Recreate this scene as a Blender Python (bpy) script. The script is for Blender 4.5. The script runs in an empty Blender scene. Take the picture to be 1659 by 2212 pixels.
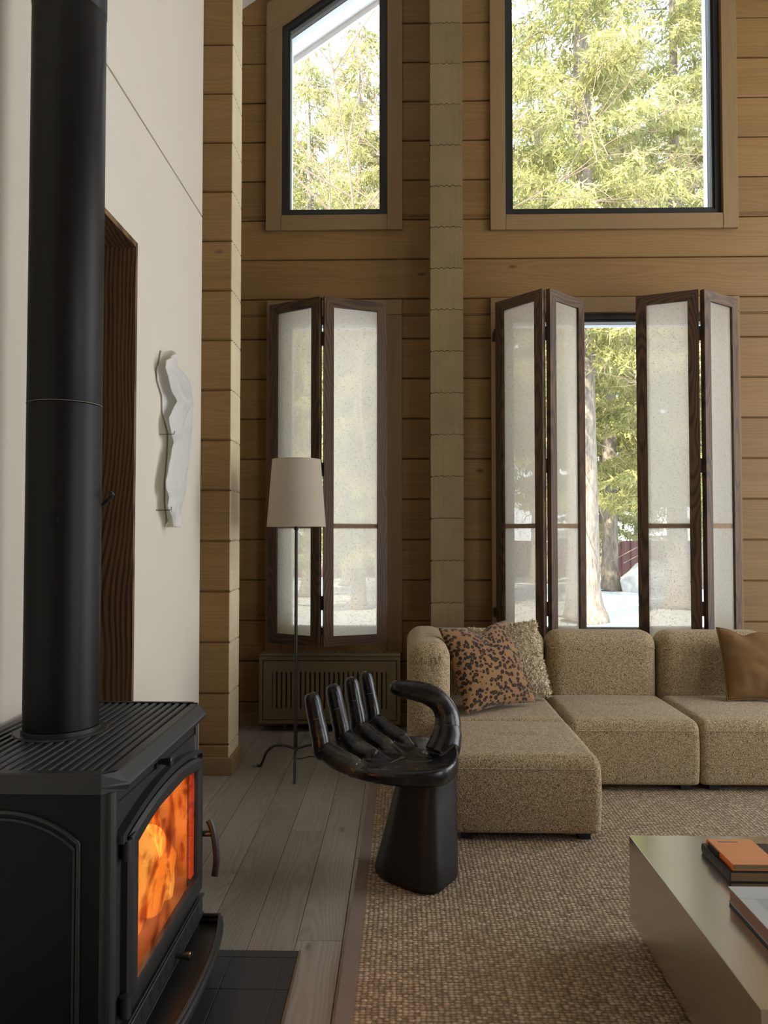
import bpy, bmesh, math, random
import numpy as np
from mathutils import Vector, Matrix, noise as mnoise

random.seed(7)
SC = bpy.context.scene
COL = SC.collection
PI = math.pi

# ------------------------------------------------------------------ camera
F = 1660.0
CAMZ = 1.29
cam_d = bpy.data.cameras.new('camera')
cam_d.sensor_fit = 'VERTICAL'
cam_d.sensor_height = 36.0
cam_d.lens = 36.0 * F / 2212.0
cam_d.clip_start = 0.05
cam_d.clip_end = 400
cam = bpy.data.objects.new('camera', cam_d)
COL.objects.link(cam)
cam.location = (0, 0, CAMZ)
cam.rotation_euler = (PI / 2 + math.atan(49 / F), 0, math.atan(38.5 / F))
SC.camera = cam

SC.view_settings.view_transform = 'Standard'
SC.view_settings.look = 'None'
SC.view_settings.gamma = 1
SC.view_settings.use_curve_mapping = False
SC.view_settings.exposure = 0.0
cy = SC.cycles
cy.use_denoising = True
cy.max_bounces = 8
cy.diffuse_bounces = 4
cy.glossy_bounces = 4
cy.transmission_bounces = 6
cy.transparent_max_bounces = 16
cy.sample_clamp_indirect = 3.0
cy.caustics_reflective = False
cy.caustics_refractive = False

# ------------------------------------------------------------------ node helpers
class NT:
    def __init__(self, name):
        self.m = bpy.data.materials.new(name)
        self.m.use_nodes = True
        self.t = self.m.node_tree
        self.t.nodes.clear()
        self.out = self.t.nodes.new('ShaderNodeOutputMaterial')
    def n(self, typ, ins=None, **kw):
        nd = self.t.nodes.new(typ)
        for k, v in kw.items():
            setattr(nd, k, v)
        for k, v in (ins or {}).items():
            sock = nd.inputs[k]
            if isinstance(v, bpy.types.NodeSocket):
                self.t.links.new(v, sock)
            else:
                sock.default_value = v
        return nd
    def math(self, op, a, b=0.0, clamp=False):
        nd = self.t.nodes.new('ShaderNodeMath')
        nd.operation = op
        nd.use_clamp = clamp
        for i, v in enumerate((a, b)):
            if isinstance(v, bpy.types.NodeSocket):
                self.t.links.new(v, nd.inputs[i])
            else:
                nd.inputs[i].default_value = v
        return nd.outputs[0]
    def mix(self, fac, a, b, blend='MIX'):
        nd = self.t.nodes.new('ShaderNodeMix')
        nd.data_type = 'RGBA'
        nd.blend_type = blend
        for s, v in ((nd.inputs[0], fac), (nd.inputs[6], a), (nd.inputs[7], b)):
            if isinstance(v, bpy.types.NodeSocket):
                self.t.links.new(v, s)
            elif isinstance(v, (int, float)):
                s.default_value = v
            else:
                s.default_value = (*v, 1) if len(v) == 3 else v
        return nd.outputs[2]
    def ramp(self, fac, stops, interp='LINEAR'):
        nd = self.t.nodes.new('ShaderNodeValToRGB')
        nd.color_ramp.interpolation = interp
        el = nd.color_ramp.elements
        while len(el) < len(stops):
            el.new(0.5)
        for e, (p, c) in zip(el, stops):
            e.position = p
            e.color = (*c, 1) if not isinstance(c, (int, float)) else (c, c, c, 1)
        self.t.links.new(fac, nd.inputs[0])
        return nd.outputs[0]
    def coord(self, which='Object'):
        return self.n('ShaderNodeTexCoord').outputs[which]
    def attr(self, name, out='Vector'):
        return self.n('ShaderNodeAttribute', attribute_name=name).outputs[out]
    def mapping(self, vec, scale=(1, 1, 1), rot=(0, 0, 0), loc=(0, 0, 0)):
        return self.n('ShaderNodeMapping', {'Vector': vec, 'Scale': scale, 'Rotation': rot, 'Location': loc}).outputs[0]
    def noise(self, vec, scale=5.0, detail=4.0, rough=0.5, dist=0.0, out='Fac'):
        return self.n('ShaderNodeTexNoise', {'Vector': vec, 'Scale': scale, 'Detail': detail, 'Roughness': rough, 'Distortion': dist}).outputs[out]
    def voro(self, vec, scale=5.0, rand=1.0, feature='F1', out='Distance', metric='EUCLIDEAN'):
        nd = self.n('ShaderNodeTexVoronoi', {'Vector': vec, 'Scale': scale, 'Randomness': rand}, feature=feature, distance=metric)
        return nd.outputs[out]
    def bump(self, h, strength=0.3, dist=0.01):
        return self.n('ShaderNodeBump', {'Height': h, 'Strength': strength, 'Distance': dist}).outputs[0]
    def principled(self, color, rough=0.5, metal=0.0, normal=None, spec=0.5, **ins):
        d = {'Base Color': color if isinstance(color, bpy.types.NodeSocket) else (*color, 1),
             'Roughness': rough, 'Metallic': metal, 'Specular IOR Level': spec}
        if normal is not None:
            d['Normal'] = normal
        d.update(ins)
        return self.n('ShaderNodeBsdfPrincipled', d).outputs[0]
    def done(self, shader):
        self.t.links.new(shader, self.out.inputs[0])
        return self.m

def simple(name, color, rough=0.5, metal=0.0, spec=0.5, nscale=0, namp=0.1, bumpd=0):
    t = NT(name)
    co = t.coord()
    c = (*color, 1)
    nrm = None
    col = color
    if nscale:
        nz = t.noise(co, nscale, 5)
        col = t.mix(nz, tuple(x * (1 - namp) for x in color), tuple(min(1, x * (1 + namp)) for x in color))
        if bumpd:
            nrm = t.bump(nz, 0.4, bumpd)
    return t.done(t.principled(col, rough, metal, nrm, spec))

def wood(name, dark, light, spacing=0.012, rings=0.35, fine=0.3, broad=0.45, rough=0.5, knots=0.0, tint=0.18, bumpd=0.0008, spec=0.35, swell=0.10, along=0.9):
    """plank-sawn wood: cathedral rings from a wandering pith, fine pores, board to board tint"""
    t = NT(name)
    g = t.attr('gco')
    tv = t.attr('tint', 'Fac')
    sp_ = t.n('ShaderNodeSeparateXYZ', {0: g})
    wob = t.noise(t.mapping(g, (2.2, 9, 9)), 1.0, 3, 0.55)
    wob2 = t.noise(t.mapping(g, (along * 1.3, 0.01, 0.05), loc=(7, 3, 1)), 1.0, 2, 0.5)
    y = t.math('ADD', sp_.outputs[1], t.math('MULTIPLY', t.math('SUBTRACT', wob, 0.5), 0.030))
    y = t.math('ADD', y, t.math('MULTIPLY', t.math('SUBTRACT', wob2, 0.5), 0.10))
    hh = t.math('ADD', 0.015, t.math('MULTIPLY', t.noise(t.mapping(g, (along, 0.01, 0.05)), 1.0, 2, 0.5), swell))
    d = t.math('SQRT', t.math('ADD', t.math('MULTIPLY', y, y), t.math('MULTIPLY', hh, hh)))
    ring = t.math('MULTIPLY_ADD' if False else 'SINE', t.math('MULTIPLY', d, 2 * PI / spacing))
    ring = t.math('POWER', t.math('ADD', t.math('MULTIPLY', ring, 0.5), 0.5), 1.6)
    fn = t.noise(t.mapping(g, (3.0, 130, 130)), 1.0, 3, 0.6)
    br = t.noise(t.mapping(g, (0.8, 6, 6)), 1.0, 4, 0.55)
    f = t.math('ADD', t.math('MULTIPLY', t.math('SUBTRACT', ring, 0.4), -rings), t.math('MULTIPLY', t.math('SUBTRACT', fn, 0.5), fine * 2))
    f = t.math('ADD', f, t.math('MULTIPLY', t.math('SUBTRACT', br, 0.5), broad * 2))
    f = t.math('ADD', f, t.math('MULTIPLY', t.math('SUBTRACT', tv, 0.5), tint * 2))
    col = t.ramp(t.math('ADD', f, 0.5), [(0.0, dark), (1.0, light)])
    if knots:
        kd = t.voro(t.mapping(g, (1.9, 4.6, 0.01)), 1.0, 1.0)
        kf = t.ramp(t.math('ADD', kd, t.math('MULTIPLY', wob, 0.03)), [(0.045, 1.0), (0.085, 0.0)])
        col = t.mix(t.math('MULTIPLY', kf, knots), col, tuple(x * 0.42 for x in dark))
    nrm = t.bump(fn, 0.3, bumpd)
    return t.done(t.principled(col, rough, 0, nrm, spec))

# ------------------------------------------------------------------ mesh builder
class MB:
    def __init__(self):
        self.v, self.f, self.g, self.t = [], [], [], []
    def add(self, verts, faces, axis=0, off=None, tint=None, gfun=None, cen=None):
        b = len(self.v)
        if off is None:
            off = (random.uniform(0, 40), random.uniform(-0.06, 0.06), random.uniform(0, 40))
        g0 = len(self.g)
        if tint is None:
            tint = random.random()
        for p in verts:
            p = tuple(p)
            self.v.append(p)
            if gfun:
                q = gfun(p)
            else:
                q = (p[0], p[2], p[1]) if axis == 0 else ((p[1], p[0], p[2]) if axis == 1 else (p[2], p[0], p[1]))
            self.g.append((q[0] + off[0], q[1] + off[1], q[2] + off[2]))
            self.t.append(tint)
        if cen is None:
            vals = [q[1] - off[1] for q in self.g[g0:]]
            cen = (min(vals) + max(vals)) / 2
        self.g[g0:] = [(q[0], q[1] - cen, q[2]) for q in self.g[g0:]]
        for f in faces:
            self.f.append(tuple(i + b for i in f))
        return self
    def box(self, x0, x1, y0, y1, z0, z1, c=0.0, axis=0, **k):
        lo, hi = (min(x0, x1), min(y0, y1), min(z0, z1)), (max(x0, x1), max(y0, y1), max(z0, z1))
        if c <= 0:
            vs = [(hi[0] if i & 1 else lo[0], hi[1] if i & 2 else lo[1], hi[2] if i & 4 else lo[2]) for i in range(8)]
            fs = [(0, 2, 3, 1), (4, 5, 7, 6), (0, 1, 5, 4), (2, 6, 7, 3), (0, 4, 6, 2), (1, 3, 7, 5)]
            return self.add(vs, fs, axis, **k)
        vs = []
        for i in range(8):
            s = [(i >> a) & 1 for a in range(3)]
            for a in range(3):
                p = []
                for b in range(3):
                    e = hi[b] if s[b] else lo[b]
                    if b != a:
                        e += -c if s[b] else c
                    p.append(e)
                vs.append(tuple(p))
        fs = []
        for a in range(3):
            b, d = [q for q in range(3) if q != a]
            for s in (0, 1):
                ids = [(s << a) | (x << b) | (y << d) for x, y in ((0, 0), (1, 0), (1, 1), (0, 1))]
                fs.append(tuple(i * 3 + a for i in ids))
        for k_ in range(3):
            i_, j_ = [q for q in range(3) if q != k_]
            for si in (0, 1):
                for sj in (0, 1):
                    A = (si << i_) | (sj << j_)
                    B = A | (1 << k_)
                    fs.append((A * 3 + i_, A * 3 + j_, B * 3 + j_, B * 3 + i_))
        for i in range(8):
            fs.append((i * 3, i * 3 + 1, i * 3 + 2))
        return self.add(vs, fs, axis, **k)
    def prism(self, poly, a0, a1, plane='XZ', axis=0, **k):
        """poly of 2D points; XZ extrudes along Y, YZ along X, XY along Z"""
        def P(u, w, a):
            return (u, a, w) if plane == 'XZ' else ((a, u, w) if plane == 'YZ' else (u, w, a))
        n = len(poly)
        vs = [P(u, w, a0) for u, w in poly] + [P(u, w, a1) for u, w in poly]
        fs = [tuple(range(n)), tuple(range(2 * n - 1, n - 1, -1))]
        fs += [(i, (i + 1) % n, (i + 1) % n + n, i + n) for i in range(n)]
        return self.add(vs, fs, axis, **k)
    def ring(self, outer, w, a0, a1, plane='XZ', **k):
        """mitred frame between a convex polygon and its inset; one bar per side"""
        inner = inset(outer, w)
        n = len(outer)
        for i in range(n):
            j = (i + 1) % n
            d = Vector((outer[j][0] - outer[i][0], outer[j][1] - outer[i][1])).normalized()
            nn = Vector((-d.y, d.x))
            if plane == 'XZ':
                gf = lambda p, d=d, nn=nn: (p[0] * d.x + p[2] * d.y, p[0] * nn.x + p[2] * nn.y, p[1])
            elif plane == 'YZ':
                gf = lambda p, d=d, nn=nn: (p[1] * d.x + p[2] * d.y, p[1] * nn.x + p[2] * nn.y, p[0])
            else:
                gf = lambda p, d=d, nn=nn: (p[0] * d.x + p[1] * d.y, p[0] * nn.x + p[1] * nn.y, p[2])
            self.prism([outer[i], outer[j], inner[j], inner[i]], a0, a1, plane, gfun=gf, **k)
        return self
    def tube(self, pts, rad, n=10, cap=True, up=None, **k):
        pts = [Vector(p) for p in pts]
        rr = rad if isinstance(rad, (list, tuple)) else [rad] * len(pts)
        vs, fs = [], []
        t0 = (pts[1] - pts[0]).normalized()
        ref = Vector(up) if up else (Vector((0, 0, 1)) if abs(t0.z) < 0.9 else Vector((1, 0, 0)))
        u = t0.cross(ref).normalized()
        for i, p in enumerate(pts):
            t = (pts[min(i + 1, len(pts) - 1)] - pts[max(i - 1, 0)]).normalized()
            u = (u - t * u.dot(t)).normalized()
            w = t.cross(u)
            r = rr[i]
            ru, rw = r if isinstance(r, tuple) else (r, r)
            for a in range(n):
                an = 2 * PI * a / n
                vs.append(p + u * (math.cos(an) * ru) + w * (math.sin(an) * rw))
        for i in range(len(pts) - 1):
            for a in range(n):
                b = (a + 1) % n
                fs.append((i * n + a, i * n + b, (i + 1) * n + b, (i + 1) * n + a))
        if cap:
            fs.append(tuple(range(n - 1, -1, -1)))
            fs.append(tuple((len(pts) - 1) * n + a for a in range(n)))
        return self.add(vs, fs, axis=2, **k)
    def lathe(self, prof, c=(0, 0, 0), n=32, close=False, **k):
        vs, fs = [], []
        m = len(prof)
        for a in range(n):
            an = 2 * PI * a / n
            for r, z in prof:
                vs.append((c[0] + r * math.cos(an), c[1] + r * math.sin(an), c[2] + z))
        for a in range(n):
            b = (a + 1) % n
            for i in range(m - 1 + (1 if close else 0)):
                j = (i + 1) % m
                fs.append((a * m + i, b * m + i, b * m + j, a * m + j))
        if not close:
            if prof[0][0] > 1e-6:
                fs.append(tuple(a * m for a in range(n - 1, -1, -1)))
            if prof[-1][0] > 1e-6:
                fs.append(tuple(a * m + m - 1 for a in range(n)))
        return self.add(vs, fs, axis=2, **k)
    def build(self, name, mat, parent=None, smooth=None, kind=None, label=None, cat=None, group=None, wood=False, merge=True):
        me = bpy.data.meshes.new(name)
        me.from_pydata(self.v, [], self.f)
        if wood:
            a = me.attributes.new('gco', 'FLOAT_VECTOR', 'POINT')
            a.data.foreach_set('vector', np.array(self.g, dtype=np.float32).ravel())
            b = me.attributes.new('tint', 'FLOAT', 'POINT')
            b.data.foreach_set('value', np.array(self.t, dtype=np.float32))
        bm = bmesh.new()
        bm.from_mesh(me)
        if not wood and merge:
            bmesh.ops.remove_doubles(bm, verts=bm.verts, dist=1e-6)
        bmesh.ops.recalc_face_normals(bm, faces=bm.faces)
        bm.to_mesh(me)
        bm.free()
        return link(name, me, mat, parent, smooth, kind, label, cat, group)

def link(name, me, mat, parent=None, smooth=None, kind=None, label=None, cat=None, group=None):
    if mat:
        for m in (mat if isinstance(mat, (list, tuple)) else [mat]):
            me.materials.append(m)
    if smooth:
        me.shade_smooth()
        me.set_sharp_from_angle(angle=math.radians(smooth))
    o = bpy.data.objects.new(name, me)
    COL.objects.link(o)
    if parent:
        o.parent = parent
    return tag(o, label, cat, group, kind)

def tag(o, label=None, cat=None, group=None, kind=None):
    for k, v in (('label', label), ('category', cat), ('group', group), ('kind', kind)):
        if v:
            o[k] = v
    return o

def empty(name, loc, label, cat, rz=0, group=None):
    o = bpy.data.objects.new(name, None)
    COL.objects.link(o)
    o.location = loc
    o.rotation_euler = (0, 0, rz)
    o.empty_display_size = 0.1
    return tag(o, label, cat, group)

def place(o, loc=(0, 0, 0)):
    return o

def local(parent, mb):
    """world-coordinate builder -> coordinates of an unrotated parent empty"""
    l = parent.location
    mb.v = [(p[0] - l.x, p[1] - l.y, p[2] - l.z) for p in mb.v]
    return mb

def inset(poly, w):
    n = len(poly)
    ar = sum(poly[i][0] * poly[(i + 1) % n][1] - poly[(i + 1) % n][0] * poly[i][1] for i in range(n))
    s = 1 if ar > 0 else -1
    lines = []
    for i in range(n):
        a, b = Vector(poly[i]), Vector(poly[(i + 1) % n])
        d = (b - a).normalized()
        nn = Vector((-d.y, d.x)) * s
        lines.append((a + nn * w, d))
    out = []
    for i in range(n):
        p, d = lines[i - 1]
        q, e = lines[i]
        cr = d.x * e.y - d.y * e.x
        t = ((q.x - p.x) * e.y - (q.y - p.y) * e.x) / cr
        out.append((p.x + d.x * t, p.y + d.y * t))
    return out

def clip(poly, fn):
    """keep the part of a polygon where fn(p) >= 0"""
    out = []
    for i in range(len(poly)):
        a, b = poly[i - 1], poly[i]
        fa, fb = fn(a), fn(b)
        if (fa >= 0) != (fb >= 0):
            t = fa / (fa - fb)
            out.append((a[0] + (b[0] - a[0]) * t, a[1] + (b[1] - a[1]) * t))
        if fb >= 0:
            out.append(b)
    return out

def rect(x0, x1, z0, z1):
    return [(x0, z0), (x1, z0), (x1, z1), (x0, z1)]

def spline(pts, n=8):
    """Catmull-Rom through tuples of any length"""
    pts = [np.array(p, float) for p in pts]
    P = [2 * pts[0] - pts[1]] + pts + [2 * pts[-1] - pts[-2]]
    out = []
    for i in range(1, len(P) - 2):
        a, b, c, d = P[i - 1], P[i], P[i + 1], P[i + 2]
        for k in range(n):
            t = k / n
            out.append(0.5 * (2 * b + (c - a) * t + (2 * a - 5 * b + 4 * c - d) * t * t + (3 * b - 3 * c + d - a) * t ** 3))
    out.append(P[-2])
    return out

def closed_spline(pts, n=8):
    pts = [np.array(p, float) for p in pts]
    m = len(pts)
    out = []
    for i in range(m):
        a, b, c, d = pts[i - 1], pts[i], pts[(i + 1) % m], pts[(i + 2) % m]
        for k in range(n):
            t = k / n
            out.append(0.5 * (2 * b + (c - a) * t + (2 * a - 5 * b + 4 * c - d) * t * t + (3 * b - 3 * c + d - a) * t ** 3))
    return out

def rbox(x0, x1, y0, y1, z0, z1, r, nr=5, step=0.04, deform=None, rz0=None, rxy=None):
    """closed rounded box with a dense grid; r: radius, rz0: smaller radius at the bottom edge"""
    mb = MB()
    c = Vector(((x0 + x1) / 2, (y0 + y1) / 2, (z0 + z1) / 2))
    h = Vector(((x1 - x0) / 2, (y1 - y0) / 2, (z1 - z0) / 2))
    def samples(hh):
        a = [-hh + r * i / nr for i in range(nr)]
        m = max(1, int(round((2 * hh - 2 * r) / step)))
        mid = [-hh + r + (2 * hh - 2 * r) * i / m for i in range(m + 1)]
        return a + mid + [-x for x in reversed(a)]
    S = [samples(h[i]) for i in range(3)]
    idx = {}
    vs, fs = [], []
    def V(p):
        key = tuple(round(q, 6) for q in p)
        if key in idx:
            return idx[key]
        v = Vector(p)
        rr = (rxy or r, rxy or r, rz0 if (rz0 is not None and v.z < 0) else r)
        q = Vector([max(-h[i] + rr[i], min(h[i] - rr[i], v[i])) for i in range(3)])
        d = v - q
        L = math.sqrt(sum((d[i] / rr[i]) ** 2 for i in range(3)))
        if L > 1e-9:
            v = q + d / L
        w = v + c
        if deform:
            w = Vector(deform(w))
        idx[key] = len(vs)
        vs.append(tuple(w))
        return idx[key]
    for a in range(3):
        b, d = [(1, 2), (0, 2), (0, 1)][a]
        for s in (-1, 1):
            for i in range(len(S[b]) - 1):
                for j in range(len(S[d]) - 1):
                    q = []
                    for (ii, jj) in ((i, j), (i + 1, j), (i + 1, j + 1), (i, j + 1)):
                        p = [0, 0, 0]
                        p[a] = s * h[a]
                        p[b] = S[b][ii]
                        p[d] = S[d][jj]
                        q.append(V(p))
                    fs.append(tuple(q))
    mb.add(vs, fs)
    return mb

# ------------------------------------------------------------------ materials
M = {}
M['log'] = wood('log_pine', (0.150, 0.082, 0.025), (0.295, 0.172, 0.060), spacing=0.016, rings=0.17, fine=0.26, broad=0.30, rough=0.5, knots=0.75, tint=0.13)
M['endgrain'] = wood('log_end', (0.155, 0.108, 0.048), (0.285, 0.208, 0.100), spacing=0.010, rings=0.14, fine=0.22, broad=0.35, rough=0.6, tint=0.14)
M['trim'] = wood('trim_wood', (0.170, 0.106, 0.045), (0.29, 0.190, 0.088), spacing=0.014, rings=0.10, fine=0.22, broad=0.2, rough=0.5, tint=0.10)
M['oak_dark'] = wood('dark_oak', (0.022, 0.012, 0.006), (0.120, 0.064, 0.030), spacing=0.0085, rings=0.55, fine=0.45, broad=0.25, rough=0.5, tint=0.10, swell=0.16)
M['oak_lining'] = wood('oak_lining', (0.024, 0.014, 0.007), (0.225, 0.130, 0.062), spacing=0.014, rings=0.60, fine=0.40, broad=0.3, rough=0.5, tint=0.05, swell=0.30, along=0.7)
M['oak_floor'] = wood('grey_oak', (0.150, 0.133, 0.112), (0.345, 0.312, 0.267), spacing=0.0085, rings=0.24, fine=0.30, broad=0.28, rough=0.30, knots=0.75, tint=0.16, bumpd=0.0005, spec=0.5, swell=0.12)
M['plaster'] = simple('plaster', (0.65, 0.595, 0.49), 0.85, nscale=3, namp=0.03)
M['ceiling'] = simple('ceiling_paint', (0.55, 0.50, 0.42), 0.8)
M['soffit'] = simple('white_paint', (0.8, 0.8, 0.8), 0.7)
M['darkline'] = simple('shadow_gap', (0.02, 0.017, 0.012), 0.9)
M['frame'] = simple('black_window_metal', (0.016, 0.018, 0.018), 0.42, 0.0)
M['cast'] = simple('cast_iron', (0.018, 0.018, 0.0165), 0.42, 0.0, 0.55, nscale=220, namp=0.25, bumpd=0.0004)
M['sheet'] = simple('stove_steel', (0.005, 0.0048, 0.0045), 0.5, 0.0, 0.25)
M['flue'] = simple('flue_enamel', (0.006, 0.0055, 0.005), 0.45, 0.0, 0.22)
M['chrome'] = simple('bright_steel', (0.5, 0.5, 0.52), 0.25, 1.0)
M['iron'] = simple('wrought_iron', (0.012, 0.011, 0.010), 0.45, 0.0, 0.5, nscale=60, namp=0.3)
M['tile'] = simple('slate_tile', (0.028, 0.030, 0.034), 0.55, 0, 0.4, nscale=14, namp=0.25)
M['grout'] = simple('grout', (0.12, 0.12, 0.12), 0.9)
M['radiator'] = simple('radiator_paint', (0.165, 0.125, 0.066), 0.5)
M['rugborder'] = simple('rug_tape', (0.20, 0.155, 0.13), 0.9, nscale=350, namp=0.25, bumpd=0.0005)
M['porcelain'] = simple('porcelain', (0.84, 0.83, 0.80), 0.35, 0, 0.5)
M['plinth'] = simple('black_plinth', (0.006, 0.006, 0.006), 0.6)
M['paper'] = simple('book_paper', (0.33, 0.22, 0.11), 0.9)
M['paper_pink'] = simple('rosy_paper', (0.36, 0.235, 0.18), 0.9)
M['snowmat'] = None

def mk():
    # white glass
    t = NT('window_glass')
    lw = t.n('ShaderNodeFresnel', {'IOR': 1.45}).outputs[0]
    s = t.n('ShaderNodeMixShader', {0: lw, 1: t.n('ShaderNodeBsdfTransparent', {'Color': (0.96, 0.98, 0.97, 1)}).outputs[0],
                                    2: t.n('ShaderNodeBsdfGlossy', {'Roughness': 0.0, 'Color': (1, 1, 1, 1)}).outputs[0]}).outputs[0]
    M['glass'] = t.done(s)
    # stove glass with soot smears
    t = NT('stove_glass')
    lw = t.n('ShaderNodeFresnel', {'IOR': 1.42}).outputs[0]
    co = t.coord()
    w = t.noise(t.mapping(co, (1, 3.2, 2.2), (0.7, 0, 0)), 3.2, 3, 0.55, 1.6)
    soot = t.ramp(w, [(0.32, (0.50, 0.27, 0.18)), (0.48, (1, 0.97, 0.92))])
    s = t.n('ShaderNodeMixShader', {0: t.math('MULTIPLY', lw, 0.55), 1: t.n('ShaderNodeBsdfTransparent', {'Color': soot}).outputs[0],
                                    2: t.n('ShaderNodeBsdfGlossy', {'Roughness': 0.03, 'Color': (1, 1, 1, 1)}).outputs[0]}).outputs[0]
    M['stoveglass'] = t.done(s)
    # linen: short warp and weft slubs in an open weave
    t = NT('linen')
    co = t.coord()
    a = t.noise(t.mapping(co, (34, 1, 240)), 1.0, 3, 0.65)
    b = t.noise(t.mapping(co, (240, 1, 34), loc=(3, 0, 5)), 1.0, 3, 0.65)
    c = t.noise(t.mapping(co, (95, 1, 95)), 1.0, 3, 0.6)
    mn = t.math('MINIMUM', a, b)
    mn = t.math('ADD', t.math('MULTIPLY', mn, 0.75), t.math('MULTIPLY', c, 0.25))
    col = t.ramp(mn, [(0.33, (0.30, 0.235, 0.15)), (0.395, (0.72, 0.65, 0.53)), (0.46, (0.96, 0.87, 0.745))])
    tr = t.n('ShaderNodeBsdfTranslucent', {'Color': col}).outputs[0]
    df = t.n('ShaderNodeBsdfDiffuse', {'Color': col}).outputs[0]
    s = t.n('ShaderNodeMixShader', {0: 0.86, 1: df, 2: tr}).outputs[0]
    fac = t.ramp(mn, [(0.37, 0.0), (0.47, 0.15)])
    s = t.n('ShaderNodeMixShader', {0: fac, 1: s, 2: t.n('ShaderNodeBsdfTransparent', {'Color': (1, 0.97, 0.92, 1)}).outputs[0]}).outputs[0]
    M['linen'] = t.done(s)
    # lamp shade
    t = NT('shade_cloth')
    co = t.coord()
    nz = t.noise(t.mapping(co, (300, 300, 60)), 1.0, 2)
    col = t.mix(nz, (0.50, 0.43, 0.32), (0.62, 0.55, 0.43))
    tr = t.n('ShaderNodeBsdfTranslucent', {'Color': col}).outputs[0]
    df = t.n('ShaderNodeBsdfDiffuse', {'Color': col}).outputs[0]
    M['shade'] = t.done(t.n('ShaderNodeMixShader', {0: 0.3, 1: df, 2: tr}).outputs[0])
    # boucle
    t = NT('boucle')
    co = t.coord()
    wv = t.n('ShaderNodeVectorMath', {0: co, 1: t.n('ShaderNodeVectorMath', {0: t.noise(co, 90, 2, out='Color'), 'Scale': 0.006}, operation='SCALE').outputs[0]}, operation='ADD').outputs[0]
    v1 = t.voro(wv, 195, 1.0, 'SMOOTH_F1')
    v2 = t.voro(wv, 195, 1.0, 'F1', 'Color')
    n2 = t.noise(co, 60, 3)
    col = t.ramp(v1, [(0.08, (0.54, 0.425, 0.255)), (0.40, (0.35, 0.255, 0.138)), (0.75, (0.15, 0.102, 0.05))])
    spk = t.n('ShaderNodeSeparateColor', {0: v2}).outputs[0]
    col = t.mix(t.ramp(spk, [(0.70, 0.0), (0.88, 0.6)]), col, (0.60, 0.49, 0.32))
    h = t.math('ADD', t.math('SUBTRACT', 1.0, v1), t.math('MULTIPLY', n2, 0.3))
    M['boucle'] = t.done(t.principled(col, 0.95, 0, t.bump(h, 0.75, 0.0045), 0.1, **{'Sheen Weight': 0.15}))
    # rug
    t = NT('sisal')
    co = t.coord()
    wv = t.n('ShaderNodeVectorMath', {0: co, 1: t.n('ShaderNodeVectorMath', {0: t.noise(co, 60, 2, out='Color'), 'Scale': 0.006}, operation='SCALE').outputs[0]}, operation='ADD').outputs[0]
    mp = t.mapping(wv, (62, 84, 1))
    d = t.voro(mp, 1.0, 0.42)
    cc = t.voro(mp, 1.0, 0.42, 'F1', 'Color')
    cs = t.n('ShaderNodeSeparateColor', {0: cc})
    fib = t.noise(t.mapping(co, (140, 500, 1)), 1.0, 3)
    col = t.ramp(cs.outputs[0], [(0.0, (0.26, 0.180, 0.105)), (0.5, (0.45, 0.335, 0.21)), (1.0, (0.62, 0.50, 0.345))])
    col = t.mix(t.ramp(d, [(0.3, 0.0), (0.62, 0.85)]), col, (0.045, 0.026, 0.012))
    col = t.mix(t.math('MULTIPLY', fib, 0.45), col, (0.50, 0.40, 0.26), 'MIX')
    h = t.math('ADD', t.math('SUBTRACT', 1.0, d), t.math('MULTIPLY', fib, 0.25))
    M['rug'] = t.done(t.principled(col, 0.85, 0, t.bump(h, 0.9, 0.008), 0.25))
    # brushed steel table
    t = NT('brushed_steel')
    co = t.coord()
    st = t.noise(t.mapping(co, (4, 260, 260)), 1.0, 4, 0.6)
    bl = t.noise(co, 3.5, 3)
    rg = t.math('ADD', 0.20, t.math('MULTIPLY', bl, 0.05))
    col = t.mix(st, (0.64, 0.625, 0.56), (0.76, 0.74, 0.67))
    M['steel'] = t.done(t.principled(col, rg, 1.0, t.bump(st, 0.06, 0.0003)))
    # leopard
    t = NT('leopard_plush')
    co = t.coord('UV')
    wv = t.n('ShaderNodeVectorMath', {0: co, 1: t.n('ShaderNodeVectorMath', {0: t.noise(co, 9, 3, out='Color'), 'Scale': 0.05}, operation='SCALE').outputs[0]}, operation='ADD').outputs[0]
    mp = t.mapping(wv, (21, 23, 1))
    d = t.voro(mp, 1.0, 0.95)
    br = t.noise(mp, 2.1, 2, 0.6)
    lo = t.ramp(d, [(0.10, 0.0), (0.20, 1.0)])
    hi = t.ramp(d, [(0.50, 1.0), (0.58, 0.0)])
    cr = t.n('ShaderNodeSeparateColor', {0: t.voro(mp, 1.0, 0.95, 'F1', 'Color')}).outputs[0]
    solid = t.ramp(cr, [(0.30, 0.0), (0.32, 1.0)])
    lo2 = t.math('MAXIMUM', lo, solid)
    hi = t.math('MAXIMUM', t.math('MULTIPLY', hi, t.math('SUBTRACT', 1.0, solid)), t.math('MULTIPLY', solid, t.ramp(d, [(0.44, 1.0), (0.52, 0.0)])))
    ringm = t.math('MULTIPLY', t.math('MULTIPLY', lo2, hi), t.ramp(br, [(0.30, 0.0), (0.38, 1.0)]))
    fuzz = t.noise(t.mapping(co, (260, 130, 1)), 1.0, 3)
    base = t.mix(lo, (0.150, 0.066, 0.022), (0.34, 0.185, 0.078))
    base = t.mix(t.math('MULTIPLY', fuzz, 0.5), base, (0.16, 0.08, 0.03))
    col = t.mix(t.math('MULTIPLY', ringm, 0.96), base, (0.012, 0.008, 0.006))
    M['leopard'] = t.done(t.principled(col, 0.9, 0, t.bump(fuzz, 0.7, 0.004), 0.15, **{'Sheen Weight': 0.25}))
    # sheepskin
    t = NT('sheepskin')
    co = t.coord()
    nz = t.noise(co, 38, 4, 0.6)
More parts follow.
